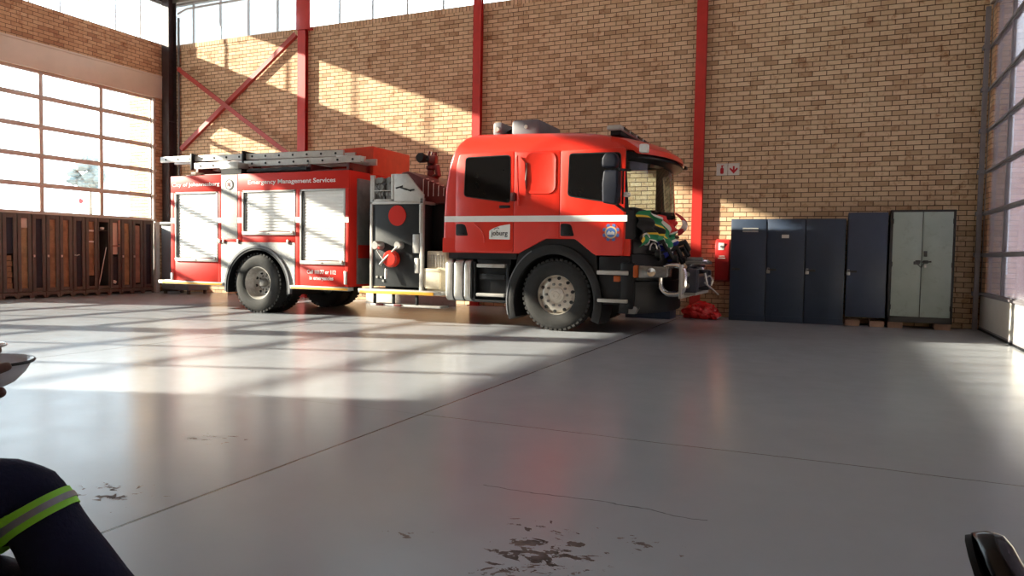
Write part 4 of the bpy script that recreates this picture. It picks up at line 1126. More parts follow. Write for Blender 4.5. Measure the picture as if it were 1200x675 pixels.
section('upper_rails', -12.0, -7.7, 10.33, 10.66, 2.745, 2.855, .02, -.02)
bm = bmesh.new()
for x in (-11.12, -9.86): box(bm, x - .02, x + .02, 10.235, 10.76, 2.60, 2.895, .004)
part('ladder_guide', bm, M['black'], LD, 'dark guide brackets')
part('ladder_foot', PR([(-7.8, 2.62), (-7.24, 2.62), (-7.22, 2.70), (-7.8, 2.74)], 10.25, 10.30, bev=.01), M['silver_matt'], LD)

# ================================================================== LOCKERS ON THE RIGHT
def vents(bm, x0, x1, z, y, n=3):
    for k in range(n): box(bm, x0, x1, y - .006, y + .002, z - k * .03, z - k * .03 + .010)
LYF = 13.52
def steel_locker(x0, x1, top, mat, label, base=0., plinth=.1, vent=False, card=False, lock_at=None, depth=.5, lockmat='silver', padlock=True):
    t = thing('steel_locker', ((x0 + x1) / 2, LYF + depth / 2, 0), label, 'locker', 'steel lockers along the back wall')
    z0 = base
    bm = bmesh.new()
    box(bm, x0, x1, LYF + .022, LYF + depth, z0 + (plinth if base else 0), top, .006)
    if not base: box(bm, x0 + .004, x1 - .004, LYF + .03, LYF + depth - .01, 0, plinth)
    part('cabinet_body', bm, mat, t)
    d = part('locker_door', B(x0 + .012, x1 - .012, LYF, LYF + .022, z0 + plinth + .01, top - .02, .006), mat, t)
    bm = bmesh.new(); xk = x0 + .03 if lock_at is None else lock_at
    box(bm, xk - .006, xk + .13, LYF - .012, LYF, .895, .93, .004); lathe(bm, [(0, -.03), (.018, -.03), (.022, 0)], (xk + .02, LYF - .01, .91), 'y', 12, cap=False)
    part('door_handle', bm, M['dark_frame'], d)
    if padlock:
        bm = B(xk - .03, xk + .03, LYF - .045, LYF - .015, .85, .91, .01); tube(bm, [(xk - .018, LYF - .03, .90), (xk - .012, LYF - .03, .945), (xk + .012, LYF - .03, .945), (xk + .018, LYF - .03, .90)], .006, 6)
        part('padlock', bm, M[lockmat], d)
    if vent:
        bm = bmesh.new(); vents(bm, (x0 + x1) / 2 - .1, (x0 + x1) / 2 + .16, top - .17, LYF, 3); part('door_vents', bm, M['paper'], d, 'pale louvres')
    if card: part('name_card', B((x0 + x1) / 2 - .07, (x0 + x1) / 2 + .05, LYF - .008, LYF, top - .335, top - .275, .002), M['paper'], d, 'white card label')
    return t
steel_locker(-1.70, -1.095, 1.80, M['blue_steel'], 'navy steel locker with pale louvres beside the red box', vent=True, lock_at=-1.66, padlock=False)
steel_locker(-1.09, -.465, 1.80, M['blue_steel'], 'navy steel locker with a white card on its door', card=True, lock_at=-1.05, lockmat='alu')
steel_locker(-.46, .165, 1.80, M['blue_steel'], 'plain navy steel locker with no card, beside the taller blue one', lock_at=-.42)
steel_locker(.195, .795, 1.90, M['blue_steel2'], 'taller slate blue locker raised on bricks beside sage cabinet', base=.10, plinth=.05, lock_at=.22)
def cinder(x, y, label):
    solo('brick', B(x - .11, x + .11, y - .053, y + .053, .001, .10, .006), M['pinkish'], (x, y, 0), label, 'brick', 'bricks under the raised cabinets')
cinder(.31, LYF + .42, 'back left brick under the taller slate blue locker'); cinder(.68, LYF + .08, 'front brick under right side of the taller slate blue locker')
cinder(.68, LYF + .42, 'back right brick under the taller slate blue locker'); cinder(.31, LYF + .09, 'front brick under left side of the taller slate blue locker')
SC = thing('steel_cabinet', (1.28, LYF + .25, 0), 'sage green two-door steel cabinet in the back right corner', 'cabinet')
bm = bmesh.new(); box(bm, .825, 1.755, LYF + .025, LYF + .5, .10, 1.935, .006); box(bm, .825, 1.755, LYF, LYF + .03, .10, .195, .004)
box(bm, .825, .862, LYF, LYF + .03, .10, 1.935, .004); box(bm, 1.722, 1.755, LYF, LYF + .03, .10, 1.935, .004); box(bm, .825, 1.755, LYF, LYF + .03, 1.905, 1.935, .004)
part('cabinet_body', bm, M['dark_frame'], SC)
for x0, x1, side in ((.866, 1.286, 'left'), (1.296, 1.718, 'right')):
    d = part('cabinet_door', B(x0, x1, LYF - .012, LYF + .02, .20, 1.90, .006), M['sage'], SC, side + ' sage door')
    xh = x1 - .05 if side == 'left' else x0 + .05
    bm = B(xh - .035, xh + .04, LYF - .03, LYF - .012, 1.07, 1.12, .006)
    if side == 'right': box(bm, xh - .03, xh + .02, LYF - .028, LYF - .012, 1.18, 1.27, .006); tube(bm, [(xh - .05, LYF - .04, 1.09), (xh + .08, LYF - .045, 1.10)], .012, 8)
    else: box(bm, xh - .06, xh + .03, LYF - .035, LYF - .012, 1.05, 1.10, .006); tube(bm, [(xh, LYF - .04, 1.05), (xh + .05, LYF - .05, 1.0), (xh + .08, LYF - .04, 1.07)], .008, 6)
    part('door_latch', bm, M['dark_frame'], d)
    bm = bmesh.new()
    xg = x0 if side == 'left' else x1
    for z in (.35, 1.05, 1.75): tube(bm, [(xg, LYF - .014, z - .04), (xg, LYF - .014, z + .04)], .008, 8)
    part('hinge', bm, M['dark_frame'], d)
    if side == 'right': 
        bm = B(xh - .02, xh + .012, LYF - .06, LYF - .03, 1.0, 1.055, .008); part('padlock', bm, M['silver'], d)
for x, y, l in ((.95, .09, 'front brick under left end of sage cabinet'), (1.63, .09, 'front brick under right end of sage cabinet'), (.95, .42, 'back brick under left end of sage cabinet'), (1.63, .42, 'back brick under right end of sage cabinet')): cinder(x, LYF + y, l)

# sign, red box
SG = thing('wall_sign', (-1.86, WY - .01, 2.74), 'white fire extinguisher and down-arrow sign on the brick wall', 'sign')
part('sign_plate', B(-2.065, -1.865, WY - .012, WY - .002, 2.635, 2.855, .003), M['sign_white'], SG); 
part('sign_plate', B(-1.857, -1.655, WY - .012, WY - .002, 2.635, 2.855, .003), M['sign_white'], SG)
bm = bmesh.new(); prism(bm, rrect(-1.995, -1.935, 2.665, 2.775, .02), WY - .016, WY - .012); prism(bm, [(-1.975, 2.775), (-1.955, 2.775), (-1.95, 2.81), (-1.98, 2.81)], WY - .016, WY - .012); prism(bm, [(-1.98, 2.80), (-1.93, 2.815), (-1.93, 2.825), (-1.98, 2.82)], WY - .016, WY - .012)
part('extinguisher_symbol', bm, M['sign_red'], SG)
bm = PR([(-1.772, 2.80), (-1.740, 2.80), (-1.740, 2.735), (-1.695, 2.775), (-1.680, 2.75), (-1.756, 2.665), (-1.832, 2.75), (-1.817, 2.775), (-1.772, 2.735)], WY - .016, WY - .012)
part('arrow_symbol', bm, M['sign_red'], SG)
bm = bmesh.new()
xb0, xb1 = -2.015, -1.765
prism(bm, rpoly([(WY - .004, .66), (WY - .22, .70), (WY - .25, 1.30), (WY - .20, 1.44), (WY - .004, 1.46)], .05), xb0, xb1, 'x', bev=.012)
RB = solo('extinguisher_cover', bm, M['red_box'], (-1.89, WY - .12, .66), 'red extinguisher cover box on wall beside navy lockers', 'extinguisher cover')
part('label_card', B(-1.955, -1.855, WY - .252, WY - .235, 1.25, 1.38, .002), M['paper'], RB, 'white label')
part('label_mark', LA([(0, 0), (.022, 0), (.022, .01)], (-1.905, WY - .262, 1.315), 'y', 14, cap=False), M['grey_end'], RB)
bm = B(-1.945, -1.84, WY - .253, WY - .238, 1.135, 1.145); box(bm, -1.96, -1.83, WY - .252, WY - .236, 1.095, 1.11); part('label_lines', bm, M['paper'], RB, 'two small white text lines')

# crumpled red plastic at the column foot, trunk beside it
bm = bmesh.new(); random.seed(5)
for k in range(9):
    x = -2.37 + .42 * (k / 8) + random.uniform(-.03, .03); y = 13.50 + random.uniform(-.06, .08); r = random.uniform(.09, .16)
    ball(bm, (x, y, r * .75), r, 3, (1.15, 1.0, .8), .55, 2.2)
ball(bm, (-2.16, 13.56, .18), .15, 3, (1.2, 1, .9), .6, 2.5)
for v in bm.verts: v.co.z = max(v.co.z, .002)
solo('red_plastic_sheet', bm, M['red_plastic'], (-2.2, 13.5, 0), 'crumpled red plastic heap at foot of the red column', 'plastic sheet', angle=50)
TR = thing('storage_trunk', (-3.0, 13.3, 0), 'dark navy steel trunk on floor behind the fire engine nose', 'trunk')
part('trunk_body', B(-3.45, -2.64, 13.0, 13.55, .001, .34, .01), M['blue_steel'], TR); part('trunk_lid', B(-3.46, -2.63, 12.99, 13.56, .34, .42, .012), M['blue_steel'], TR)
bm = B(-2.64, -2.62, 13.2, 13.36, .2, .23, .004); part('handle', bm, M['silver'], TR)

solo('plank', B(-9.45, -7.22, 13.50, 13.56, .001, .20, .008), pm('pale_plank_paint', (.50, .47, .43), .6, dirt=(.3, .27, .24)), (-8.3, 13.53, 0), 'long pale plank on edge on the floor behind the fire engine', 'plank')
# ================================================================== LOCKERS ON THE LEFT
GX = -15.62                                                      # front faces
fills = [  # (y centre, label, list of (z0, z1, material) contents, extra)
    (9.402, 'leftmost mesh locker, dark inside', [(.22, 1.7, 'navy_in')], None),
    (9.706, 'mesh locker with dark top and a stack of brown boxes below', [(.22, .92, 'boxes'), (.95, 1.7, 'navy_in')], None),
    (10.011, 'mesh locker filled with rumpled tan board and a pale top', [(.22, 1.5, 'cardboard2'), (1.5, 1.7, 'beige')], None),
    (10.316, 'mesh locker dark from top to bottom with a bright latch, beside the tan one', [(.22, 1.7, 'navy_in')], 'latch'),
    (10.620, 'mesh locker backed with brown board, left one of the matching pair', [(.22, 1.7, 'cardboard')], 'latch'),
    (10.924, 'mesh locker backed with brown board, right one of the matching pair', [(.22, 1.7, 'cardboard')], 'latch'),
    (11.229, 'mesh locker dark inside with a bright door handle, left of the one with white strips', [(.22, 1.7, 'navy_in')], 'handle'),
    (11.534, 'mesh locker with three white strips over brown board', [(.46, 1.7, 'cardboard')], 'strips'),
    (11.838, 'open black locker with a pale stick leaning inside', [(.22, 1.7, 'black_in')], 'stick'),
    (12.142, 'mesh locker beige in its upper half and dark below', [(.95, 1.7, 'beige'), (.22, .9, 'navy_in')], 'papers'),
    (12.447, 'mesh locker backed with tan board beyond the half beige one', [(.22, 1.7, 'cardboard2')], 'latch'),
    (12.752, 'mesh locker backed with pinkish brown board', [(.26, 1.66, 'pinkish')], 'latch'),
    (13.056, 'dark navy locker at far end of the left row', [(.22, 1.7, 'navy_in')], None),
]
def wire_locker(y, label, contents, extra):
    w = .296; ya, yb = y - w / 2, y + w / 2; xb = GX - .42
    t = thing('mesh_locker', (GX - .2, y, 0), label, 'locker', 'mesh front lockers along the left wall')
    bm = bmesh.new()
    box(bm, xb, GX - .02, ya, ya + .008, .10, 1.80); box(bm, xb, GX - .02, yb - .008, yb, .10, 1.80)
    box(bm, xb, GX - .02, ya, yb, 1.78, 1.80); box(bm, xb, GX - .02, ya, yb, .10, .13); box(bm, xb, xb + .006, ya, yb, .10, 1.80)
    prism(bm, [(ya, .002), (ya + .035, .002), (ya + .06, .07), (yb - .06, .07), (yb - .035, .002), (yb, .002), (yb, .13), (ya, .13)], GX - .03, GX - .01, 'x')
    prism(bm, [(ya, .002), (ya + .035, .002), (ya + .06, .07), (yb - .06, .07), (yb - .035, .002), (yb, .002), (yb, .13), (ya, .13)], xb, xb + .02, 'x')
    part('cabinet_body', bm, M['locker_grey'], t)
    bm = bmesh.new(); f = .080 if extra != 'stick' else .03
    box(bm, GX - .02, GX, ya + .006, ya + f, .14, 1.785, .003); box(bm, GX - .02, GX, yb - f, yb - .006, .14, 1.785, .003)
    box(bm, GX - .02, GX, ya + f, yb - f, 1.70, 1.785, .003); box(bm, GX - .02, GX, ya + f, yb - f, .14, .22, .003)
    d = part('locker_door', bm, M['locker_grey'], t)
    for z0, z1, mn in contents:
        if mn == 'boxes':
            bm = bmesh.new(); n = 6
            bm.free(); part('shelf', B(GX - .32, GX - .025, ya + .01, yb - .01, z0 - .02, z0 - .001), M['locker_grey'], t)
            for k in range(n):
                nb = B(GX - .30, GX - .03, ya + .085, yb - .085 - .015 * (k % 2), z0 + (z1 - z0) * k / n, z0 + (z1 - z0) * (k + .93) / n, .006)
                solo('cardboard_box', nb, M['cardboard'], (GX - .16, y, z0 + (z1 - z0) * k / n), ('lowest', 'second lowest', 'third lowest', 'third from the top', 'second from the top', 'topmost')[k] + ' brown box stacked inside the first mesh locker', 'box', 'brown boxes stacked in the mesh locker')
        else:
            part('inset_panel', B(GX - (.045 if extra != 'stick' else .36), GX - (.03 if extra != 'stick' else .35), ya + .02, yb - .02, z0, z1, .002), M[mn], t)
    if extra == 'latch': part('latch', B(GX, GX + .02, ya + .02, ya + .055, .88, .93, .006), M['silver'], d)
    if extra == 'handle': part('door_handle', TB([(GX + .01, ya + .03, .93), (GX + .03, ya + .06, .92), (GX + .03, ya + .13, .94)], .012, 8), M['silver'], d)
    if extra == 'strips':
        bm = bmesh.new()
        for z in (1.24, 1.49, 1.72): box(bm, GX - .024, GX - .018, ya + .03, yb - .03, z - .018, z + .018, .002)
        part('white_strip', bm, M['paper'], d)
        part('mesh', B(GX - .026, GX - .024, ya + .04, yb - .04, .24, .44), M['black_in'], d)
    if extra == 'stick':
        solo('stick', TB([(GX - .10, ya + .07, .13), (GX - .035, yb - .06, 1.12)], .010, 8), M['paper'], (GX - .1, ya + .07, .13), 'pale stick leaning inside the open black mesh locker', 'stick')
        part('shelf', B(GX - .34, GX - .03, ya + .01, yb - .01, 1.50, 1.512), M['locker_grey'], t); solo('bag', ball(bmesh.new(), (GX - .09, y + .02, 1.555), .05, 2, (1, 1, .8), .5), M['paper'], (GX - .09, y, 1.512), 'pale crumpled bag on top shelf of the open black locker', 'bag')
    if extra == 'papers':
        bm = B(GX + .002, GX + .012, yb - .09, yb - .03, 1.2, 1.76, .002); box(bm, GX, GX + .02, ya + .06, yb - .04, 1.13, 1.17, .003); part('hanging_strip', bm, M['pinkish'], t)
        part('rag', ball(bmesh.new(), (GX + .0, y - .03, .30), .05, 2, (.4, 1, .9), .6), M['paper'], t, 'white rag caught in the door')
    return t
for a in fills: wire_locker(*a)
solo('white_post', B(-15.66, -15.60, 13.25, 13.37, .001, 1.78, .004), pm('white_post_paint', (.62, .56, .53), .5), (-15.63, 13.31, 0), 'white post standing at end of mesh lockers', 'post')
GC = thing('grey_cabinet', (-14.75, 13.5, 0), 'blue grey steel cabinet behind rear end of the fire engine', 'cabinet')
part('cabinet_body', B(-15.20, -14.3, 13.08, 13.7, .10, 1.68, .01), M['pale_blue'], GC); part('cabinet_top', B(-15.23, -14.28, 13.05, 13.72, 1.68, 1.76, .008), M['dark_frame'], GC)
bm = bmesh.new()
for x in (-15.14, -14.36):
    for y in (13.14, 13.64): box(bm, x - .03, x + .03, y - .03, y + .03, 0.001, .10)
part('foot', bm, M['dark_frame'], GC)
part('cabinet_door', B(-15.18, -14.76, 13.06, 13.08, .14, 1.66, .005), M['pale_blue'], GC); part('cabinet_door', B(-14.75, -14.32, 13.06, 13.08, .14, 1.66, .005), M['pale_blue'], GC)

# ================================================================== PEOPLE IN THE FOREGROUND
def skin_mesh(pts, edges, sub=2):
    """pts: list of (pos, radius or (rx, ry)); vertex 0 is the root"""
    me = bpy.data.meshes.new('sk'); me.from_pydata([tuple(p[0]) for p in pts], edges, [])
    o = bpy.data.objects.new('sk', me); COL.objects.link(o)
    o.modifiers.new('s', 'SKIN'); 
    lay = me.skin_vertices[0].data if me.skin_vertices else None
    if lay is None:
        bpy.context.view_layer.objects.active = o; o.select_set(True); bpy.ops.object.mode_set(mode='EDIT'); bpy.ops.object.mode_set(mode='OBJECT'); lay = me.skin_vertices[0].data
    for i, p in enumerate(pts):
        r = p[1]; lay[i].radius = (r, r) if isinstance(r, (int, float)) else r
        lay[i].use_root = (i == 0)
    m2 = o.modifiers.new('ss', 'SUBSURF'); m2.levels = sub; m2.render_levels = sub
    bpy.context.view_layer.update()
    dg = bpy.context.evaluated_depsgraph_get()
    out = bpy.data.meshes.new_from_object(o.evaluated_get(dg))
    bpy.data.objects.remove(o); bpy.data.meshes.remove(me)
    return out
def join_mesh(bm, me): 
    bm.from_mesh(me); bpy.data.meshes.remove(me); return bm
def chain(pts): return pts, [(i, i + 1) for i in range(len(pts) - 1)]
def add_chain(bm, pts, sub=2): return join_mesh(bm, skin_mesh(*chain(pts), sub))

def person(spec, label):
    F = Vector(spec['face']).normalized(); R = Vector((F.y, -F.x, 0)); U = Vector((0, 0, 1)); P = Vector(spec['pelvis'])
    def at(f, r, u): return P + F * f + R * r + U * u
    t = thing('person', (P.x, P.y, 0), label, 'person')
    lean = spec.get('lean', .06)
    J = dict(pel=at(0, 0, .05), spine=at(lean * .3, 0, .25), chest=at(lean * .8, 0, .44), neck=at(lean + .01, 0, .57), nk2=at(lean + .02, 0, .63), head=at(lean + .045, 0, .70), skull=at(lean + .04, 0, .79))
    for s, k in ((-1, 'l'), (1, 'r')):
        J['sh' + k] = at(lean * .9, s * .19, .53); J['hip' + k] = at(.04, s * .10, .02)
    J.update({k: Vector(v) for k, v in spec['joints'].items()})
    # body: one continuous surface, mostly under the clothing
    order = ['pel', 'spine', 'chest', 'neck', 'nk2', 'head', 'skull', 'shl', 'ell', 'wrl', 'pal', 'shr', 'elr', 'wrr', 'par', 'hipl', 'knl', 'anl', 'hipr', 'knr', 'anr']
    rad = dict(pel=.125, spine=.125, chest=.14, neck=.075, nk2=.070, head=(.088, .095), skull=(.09, .10), shl=.065, ell=.045, wrl=.028, pal=.030, shr=.065, elr=.045, wrr=.028, par=.030, hipl=.070, knl=.045, anl=.036, hipr=.058, knr=.040, anr=.034)
    edges = [('pel', 'spine'), ('spine', 'chest'), ('chest', 'neck'), ('neck', 'nk2'), ('nk2', 'head'), ('head', 'skull')]
    for k in 'lr': edges += [('chest', 'sh' + k), ('sh' + k, 'el' + k), ('el' + k, 'wr' + k), ('wr' + k, 'pa' + k), ('pel', 'hip' + k), ('hip' + k, 'kn' + k), ('kn' + k, 'an' + k)]
    ix = {n: i for i, n in enumerate(order)}
    bm = bmesh.new()
    join_mesh(bm, skin_mesh([(J[n], rad[n]) for n in order], [(ix[a], ix[b]) for a, b in edges]))
    hd = J['head'] + U * .04
    hb0 = bmesh.new(); ball(hb0, (0, 0, 0), 1.0, 4)
    for v in hb0.verts:
        n_ = v.co; jaw = 1 - .22 * max(0, -n_.z) ** 1.5; v.co = hd + F * (n_.y * .098 * jaw) + R * (n_.x * .077 * jaw) + U * (n_.z * .118 + .012)
    hm_ = bpy.data.meshes.new('hd'); hb0.to_mesh(hm_); hb0.free(); join_mesh(bm, hm_)
    ball(bm, hd + F * .105 - U * .02, .016, 2, (1, 1, 1.5)); ball(bm, hd + F * .09 - U * .065, .022, 2, (1, 1, .45))
    for s in (-1, 1): ball(bm, hd + R * s * .085 - U * .01, .022, 2, (.7, .7, 1.3)); ball(bm, hd + F * .088 + R * s * .032 + U * .018, .010, 2)
    for f in spec['fingers']: add_chain(bm, f)
    part('body', bm, M['skin'], t, 'brown skin', angle=80)
    # overalls
    bm = bmesh.new(); g = 1.16
    o2 = ['pel', 'spine', 'chest', 'neck', 'shl', 'ell', 'wrl', 'shr', 'elr', 'wrr', 'hipl', 'knl', 'anl', 'hipr', 'knr', 'anr']
    r2 = dict(pel=.175, spine=.175, chest=.20, neck=.095, shl=.115, ell=.072, wrl=.050, shr=.115, elr=.064, wrr=.046, hipl=.105, knl=.086, anl=.074, hipr=.105, knr=.086, anr=.074)
    r2.update(spec.get('cloth_r', {}))
    ix2 = {n: i for i, n in enumerate(o2)}; pts = [(J[n], r2[n]) for n in o2]
    e2 = [(ix2[a], ix2[b]) for a, b in edges if a in ix2 and b in ix2]
    for kn, an, hp in (('knl', 'anl', 'hipl'), ('knr', 'anr', 'hipr')):  # extra loops keep the knee full
        pass
    join_mesh(bm, skin_mesh(pts, e2))
    if 'leg_tube' in spec:
        tb = bmesh.new(); P_, r_ = spec['leg_tube']; tube(tb, P_, r_, 20); bmesh.ops.subdivide_edges(tb, edges=[e for e in tb.edges if e.calc_length() > .03], cuts=2, use_grid_fill=True, smooth=.3); tm = bpy.data.meshes.new('lt'); tb.to_mesh(tm); tb.free(); join_mesh(bm, tm)
        bm.normal_update()
    for v in bm.verts: v.co += v.normal * .006 * noise.noise(v.co * 9)
    part('overalls', bm, M['navy_cloth'], t, 'navy work overalls', angle=80)
    hb = bmesh.new(); hc = J['head'] + U * .065 - F * .008; ball(hb, hc, .106, 3, (.98, .98, 1.0), .05, 12)
    geom = [v for v in hb.verts if (v.co.z - hc.z) < -.05 or ((v.co - hc).dot(F) > .035 and v.co.z < hc.z + .045)]
    bmesh.ops.delete(hb, geom=geom, context='VERTS'); part('hair', hb, M['hair'], t, 'short black hair', angle=80)
    for k in 'lr':
        a, d = J['an' + k], Vector(spec['foot' + k]).normalized(); up = Vector(spec.get('footup' + k, (0, 0, 1))).normalized(); up = (up - d * up.dot(d)).normalized(); sd = d.cross(up)
        add_boot(t, a, d, up, sd)
    return t, J, F, R
def add_boot(parent, a, d, up, sd):
    bm = bmesh.new(); L0 = -.075
    secs = []  # along the foot: (s, half width, bottom, top)
    for s, w, zt in ((-.075, .028, .03), (-.06, .034, .07), (-.02, .037, .085), (.03, .037, .055), (.08, .040, .016), (.12, .043, -.008), (.155, .043, -.018), (.18, .039, -.022), (.198, .028, -.030), (.208, .014, -.048)):
        secs.append((s, w, zt))
    rings = []
    for s, w, zt in secs:
        c = a + d * s; ring = []
        for k in range(16):
            an = 2 * pi * k / 16; x = math.cos(an) * w; z = math.sin(an)
            zz = (zt + .075) / 2 * z + (zt - .075) / 2
            ring.append(bm.verts.new(c + sd * x * (1.0 if z > 0 else 1.05) + up * max(zz, -.075)))
        rings.append(ring)
    for p, q in zip(rings, rings[1:]):
        for k in range(16): bm.faces.new((p[k], p[(k + 1) % 16], q[(k + 1) % 16], q[k]))
    bm.faces.new(rings[0][::-1]); bm.faces.new(rings[-1])
    tube(bm, [a - d * .015 + up * .0, a - d * .015 + up * .06, a - d * .012 + up * .15], [.050, .054, .056], 16)
    bmesh.ops.recalc_face_normals(bm, faces=bm.faces[:])
    b = part('boot', bm, M['leather'], parent, 'polished black leather boot', angle=60)
    bm = bmesh.new(); poly = []
    for s, w in ((-.080, .020), (-.066, .032), (0, .036), (.08, .039), (.14, .042), (.172, .039), (.196, .027), (.206, .011)): poly.append((s, w))
    full = poly + [(s, -w) for s, w in poly[::-1]]
    lo = [bm.verts.new(a + d * s + sd * w - up * .082) for s, w in full]; hi = [bm.verts.new(a + d * s + sd * w - up * .072) for s, w in full]
    n = len(lo); bm.faces.new(lo); bm.faces.new(hi[::-1])
    for i in range(n): bm.faces.new((lo[i], lo[(i + 1) % n], hi[(i + 1) % n], hi[i]))
    bmesh.ops.recalc_face_normals(bm, faces=bm.faces[:])
    part('boot_sole', bm, M['sole'], b)

def sight(px, py, d):
    r = pxray(px, py); return C0 + r.normalized() * d
# -- the eater on the left: crossed leg, holding a bowl
DL = 1.55
BC = sight(-25, 424, 1.50)                                       # bowl centre (rim)
KN = sight(36, 592, DL)
F1 = Vector((.84, .54, 0)).normalized(); R1 = Vector((F1.y, -F1.x, 0))
AN = sight(146, 770, DL - .02)
PEL = Vector((KN.x, KN.y, 0)) - F1 * .46 + Vector((0, 0, .46))
right = cr_
def finger(p, rs=(.0095, .009, .0085, .007)): return [(Vector(q), r) for q, r in zip(p, rs)]
palm = sight(-78, 450, 1.50); wr = sight(-150, 472, 1.52)
fl = []
for k, (tx, dd) in enumerate(((12, -.030), (8, -.010), (-2, .010), (-12, .030))):      # fingers under the bowl
    fl.append(finger([sight(-84, 450, 1.50 + dd), sight(-48, 466, 1.50 + dd), sight(-20 + (tx - 7) * .6, 466, 1.495 + dd), sight(tx - 4, 457, 1.49 + dd)], (.012, .011, .0105, .0095)))
fl.append(finger([sight(-80, 444, 1.46), sight(-36, 441, 1.425), sight(-8, 434, 1.413), sight(14, 428, 1.422)], (.013, .011, .010, .007)))   # thumb on the near rim
pr_c = sight(-62, 398, 1.50); wr_r = sight(-130, 420, 1.54)
for k in range(4):
    q = (0, 7, 14, 21)[k]; e_ = (0, -3, -8, -14)[k]
    fl.append(finger([sight(-66, 392 + q * .7, 1.50), sight(-34 + e_, 390 + q, 1.48), sight(-10 + e_, 400 + q, 1.475), sight(-2 + e_, 416 + q * .5, 1.475)], (.011, .010, .0095, .0085)))
fl.append(finger([sight(-66, 404, 1.52), sight(-30, 404, 1.53), sight(-6, 402, 1.52)], (.012, .011, .009)))
KNL = sight(8, 705, DL + .02)
spec1 = dict(face=F1, pelvis=PEL, lean=.10,
    joints=dict(knr=KN, anr=AN, hipr=PEL + R1 * .08 + Vector((0, 0, .06)) + F1 * .04, hipl=PEL - R1 * .10 + F1 * .04,
                knl=KNL, anl=Vector((KNL.x + .02, KNL.y + .05, .095)),
                wrr=wr, par=palm, elr=(wr + PEL) / 2 + Vector((-.10, -.12, .12)),
                wrl=wr_r, pal=pr_c, ell=(wr_r + PEL) / 2 + Vector((-.18, .06, .12))),
    fingers=fl, footr=(F1 * .55 - Vector((0, 0, .85))), footl=F1, footupr=(KN - AN),
    cloth_r=dict(knr=.055, anr=.06, hipr=.10, knl=.095, anl=.08),
    leg_tube=([PEL + R1 * .08 + F1 * .02 + Vector((0, 0, .05)), PEL * .55 + KN * .45 + Vector((0, 0, .03)), sight(-30, 588, DL - .005), sight(10, 586, DL - .005), sight(32, 590, DL - .008), sight(50, 610, DL - .01), sight(72, 645, DL - .012), sight(102, 695, DL - .015), AN],
              [.098, .090, .073, .066, .062, .060, .063, .070, .075]))
P1, J1, _, _ = person(spec1, 'person in navy overalls with lime hi-vis bands eating from a white bowl')
# hi-vis tape sewn round the crossed leg: follows the cloth in one plane
from mathutils.bvhtree import BVHTree
ov = [c for c in P1.children if c.name.startswith('overalls')][0]
bt_ = BVHTree.FromPolygons([Vector(v.co) + Vector(P1.location) for v in ov.data.vertices], [tuple(p.vertices) for p in ov.data.polygons])
bc = sight(45, 603, DL - .01); ax = (sight(45 + 53, 603 + 84, DL - .02) - bc).normalized()
def tape(halves, off, mat, nm_, lab):
    u, v = frame_of(ax); bm = bmesh.new(); rows = []; n = 72
    for h in halves:
        c = bc + ax * h; row = []
        for k in range(n):
            d = u * math.cos(2 * pi * k / n) + v * math.sin(2 * pi * k / n); o = c.copy(); best = None; tot = 0
            while tot < .14:
                hit, nrm, idx, dist = bt_.ray_cast(o, d, .14 - tot)
                if hit is None: break
                best = hit; tot += dist + .001; o = c + d * tot
            r = (best - c).length if best is not None else .066
            row.append(r)
        row = [(row[k - 2] + row[k - 1] + row[k] + row[(k + 1) % n] + row[(k + 2) % n]) / 5 if abs(row[k] - row[k - 1]) < .02 else row[k] for k in range(n)]
        rows.append([bm.verts.new(c + (u * math.cos(2 * pi * k / n) + v * math.sin(2 * pi * k / n)) * (row[k] + off)) for k in range(n)])
    fs = []
    for a_, b_ in zip(rows, rows[1:]):
        for k in range(n): fs.append(bm.faces.new((a_[k], a_[(k + 1) % n], b_[(k + 1) % n], b_[k])))
    bmesh.ops.recalc_face_normals(bm, faces=fs)
    bmesh.ops.solidify(bm, geom=fs, thickness=.004)
    return part(nm_, bm, mat, P1, lab, angle=70)
tape([-.0165, -.008, 0, .008, .0165], .003, M['lime'], 'hi_vis_band', 'lime band round the leg')
tape([-.0055, 0, .0055], .005, M['tape_silver'], 'silver_tape', 'silver strip on lime band')

# bowl and spoon
bm = bmesh.new()
lathe(bm, [(0, -.046), (.03, -.046), (.034, -.043), (.050, -.035), (.065, -.019), (.074, -.003), (.0785, .0), (.076, .003), (.071, -.002), (.061, -.019), (.045, -.032), (.03, -.039), (0, -.041)], BC, 'z', 48, cap=False)
BO = solo('bowl', bm, M['enamel'], BC - Vector((0, 0, .046)), 'white enamel bowl held by the person in navy overalls', 'bowl', angle=60)
part('rim_band', LA([(.0782, -.0022), (.0800, .0005), (.0785, .0030), (.0762, .001), (.0782, -.0022)], BC, 'z', 48, cap=False), M['grey_panel'], BO, 'dark rim')
tip = sight(3, 404, 1.52); bm = bmesh.new(); hd_ = sight(-30, 401, 1.505)
tube(bm, [sight(-62, 396, 1.505), hd_, (hd_ + tip) / 2], [.004, .003, .0035], 8); ball(bm, tip - right * .014, .019, 3, (1, 1, .28))
solo('spoon', bm, M['chrome'], tip, 'bright spoon held just above the white bowl', 'spoon', angle=70)

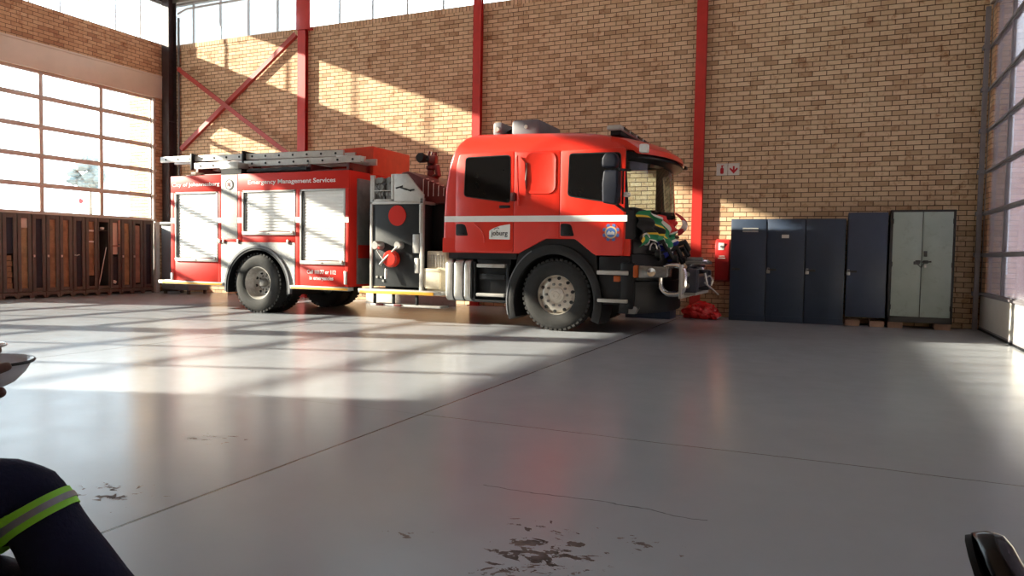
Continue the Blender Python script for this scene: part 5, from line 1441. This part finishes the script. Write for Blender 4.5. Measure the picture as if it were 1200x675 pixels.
# -- seated neighbour on the right: only a boot toe reaches into view
TOE = sight(1175, 623, 1.45)
F2 = Vector((-.40, .915, 0)).normalized(); R2 = Vector((F2.y, -F2.x, 0))
d2v = (Vector((0, 0, .8)) - cr_ * .08 - cb_ * .42).normalized()
AN2 = TOE - d2v * .20 + cr_ * .035
KN2 = AN2 + R2 * .40 + F2 * .02 + Vector((0, 0, .03))
KNS = AN2 + Vector((0, 0, -.125)) + R2 * .02
PEL2 = Vector((AN2.x, AN2.y, 0)) - F2 * .42 + R2 * .14 + Vector((0, 0, .42))
hand_f = []
for s_ in (-1, 1):
    b0 = PEL2 + F2 * .26 + R2 * (s_ * .12 + .04) + Vector((0, 0, .17))
    for k in range(4): hand_f.append(finger([b0 + R2 * (.02 * (k - 1.5)), b0 + F2 * .05 + R2 * (.02 * (k - 1.5)) + Vector((0, 0, .006)), b0 + F2 * .085 + R2 * (.02 * (k - 1.5)) - Vector((0, 0, .006)), b0 + F2 * .105 + R2 * (.02 * (k - 1.5)) - Vector((0, 0, .02))]))
    hand_f.append(finger([b0 - R2 * s_ * .02, b0 - R2 * s_ * .045 + F2 * .03, b0 - R2 * s_ * .05 + F2 * .06], (.012, .011, .009)))
def p2(f, r, z): return PEL2 + F2 * f + R2 * r + Vector((0, 0, z))
spec2 = dict(face=F2, pelvis=PEL2, lean=-.02,
    joints=dict(knr=KN2, anr=AN2, hipr=p2(.04, .10, .05), hipl=p2(.04, -.10, .02), knl=KNS, anl=Vector((KNS.x, KNS.y, 0)) + F2 * .20 + Vector((0, 0, .095)),
                wrl=p2(.20, -.09, .18), pal=p2(.26, -.08, .17), ell=p2(.0, -.24, .24), wrr=p2(.20, .17, .18), par=p2(.26, .16, .17), elr=p2(.0, .27, .24)),
    fingers=hand_f, footr=d2v, footl=F2, footupr=tuple(cr_ * .72 + cb_ * .55 + Vector((0, 0, .3))))
person(spec2, 'person in navy overalls whose polished black boot points up at right')

# chairs under the two people
def chair(P, F, label):
    R = Vector((F.y, -F.x, 0)); t = thing('chair', (P.x, P.y, 0), label, 'chair', 'plastic chairs under the seated people')
    sz = P.z - .155
    def loc(f, r, z): return Vector((P.x, P.y, 0)) + F * f + R * r + Vector((0, 0, z))
    def slab(f0, f1, r0, r1, z0, z1, tilt=0.):
        bm = bmesh.new(); box(bm, f0, f1, r0, r1, z0, z1, .012)
        for v in bm.verts: v.co = loc(v.co.x - tilt * (v.co.z - z0), v.co.y, v.co.z)
        return bm
    part('seat', slab(-.2, .22, -.21, .21, sz - .03, sz), M['grey_box'], t)
    part('backrest', slab(-.235, -.21, -.2, .2, sz + .12, sz + .42, .15), M['grey_box'], t)
    for r in (-.19, .19):
        part('leg', TB([loc(.19, r, sz - .03), loc(.23, r, 0.0)], .014, 10), M['silver'], t)
        part('leg', TB([loc(-.19, r, sz - .03), loc(-.25, r, 0.0)], .014, 10), M['silver'], t)
        part('back_post', TB([loc(-.20, r, sz - .03), loc(-.225, r, sz + .12), loc(-.275, r, sz + .40)], .012, 10), M['silver'], t)
chair(PEL, F1, 'grey chair under the person holding the bowl')
chair(PEL2, F2, 'grey chair under the person with the raised boot')
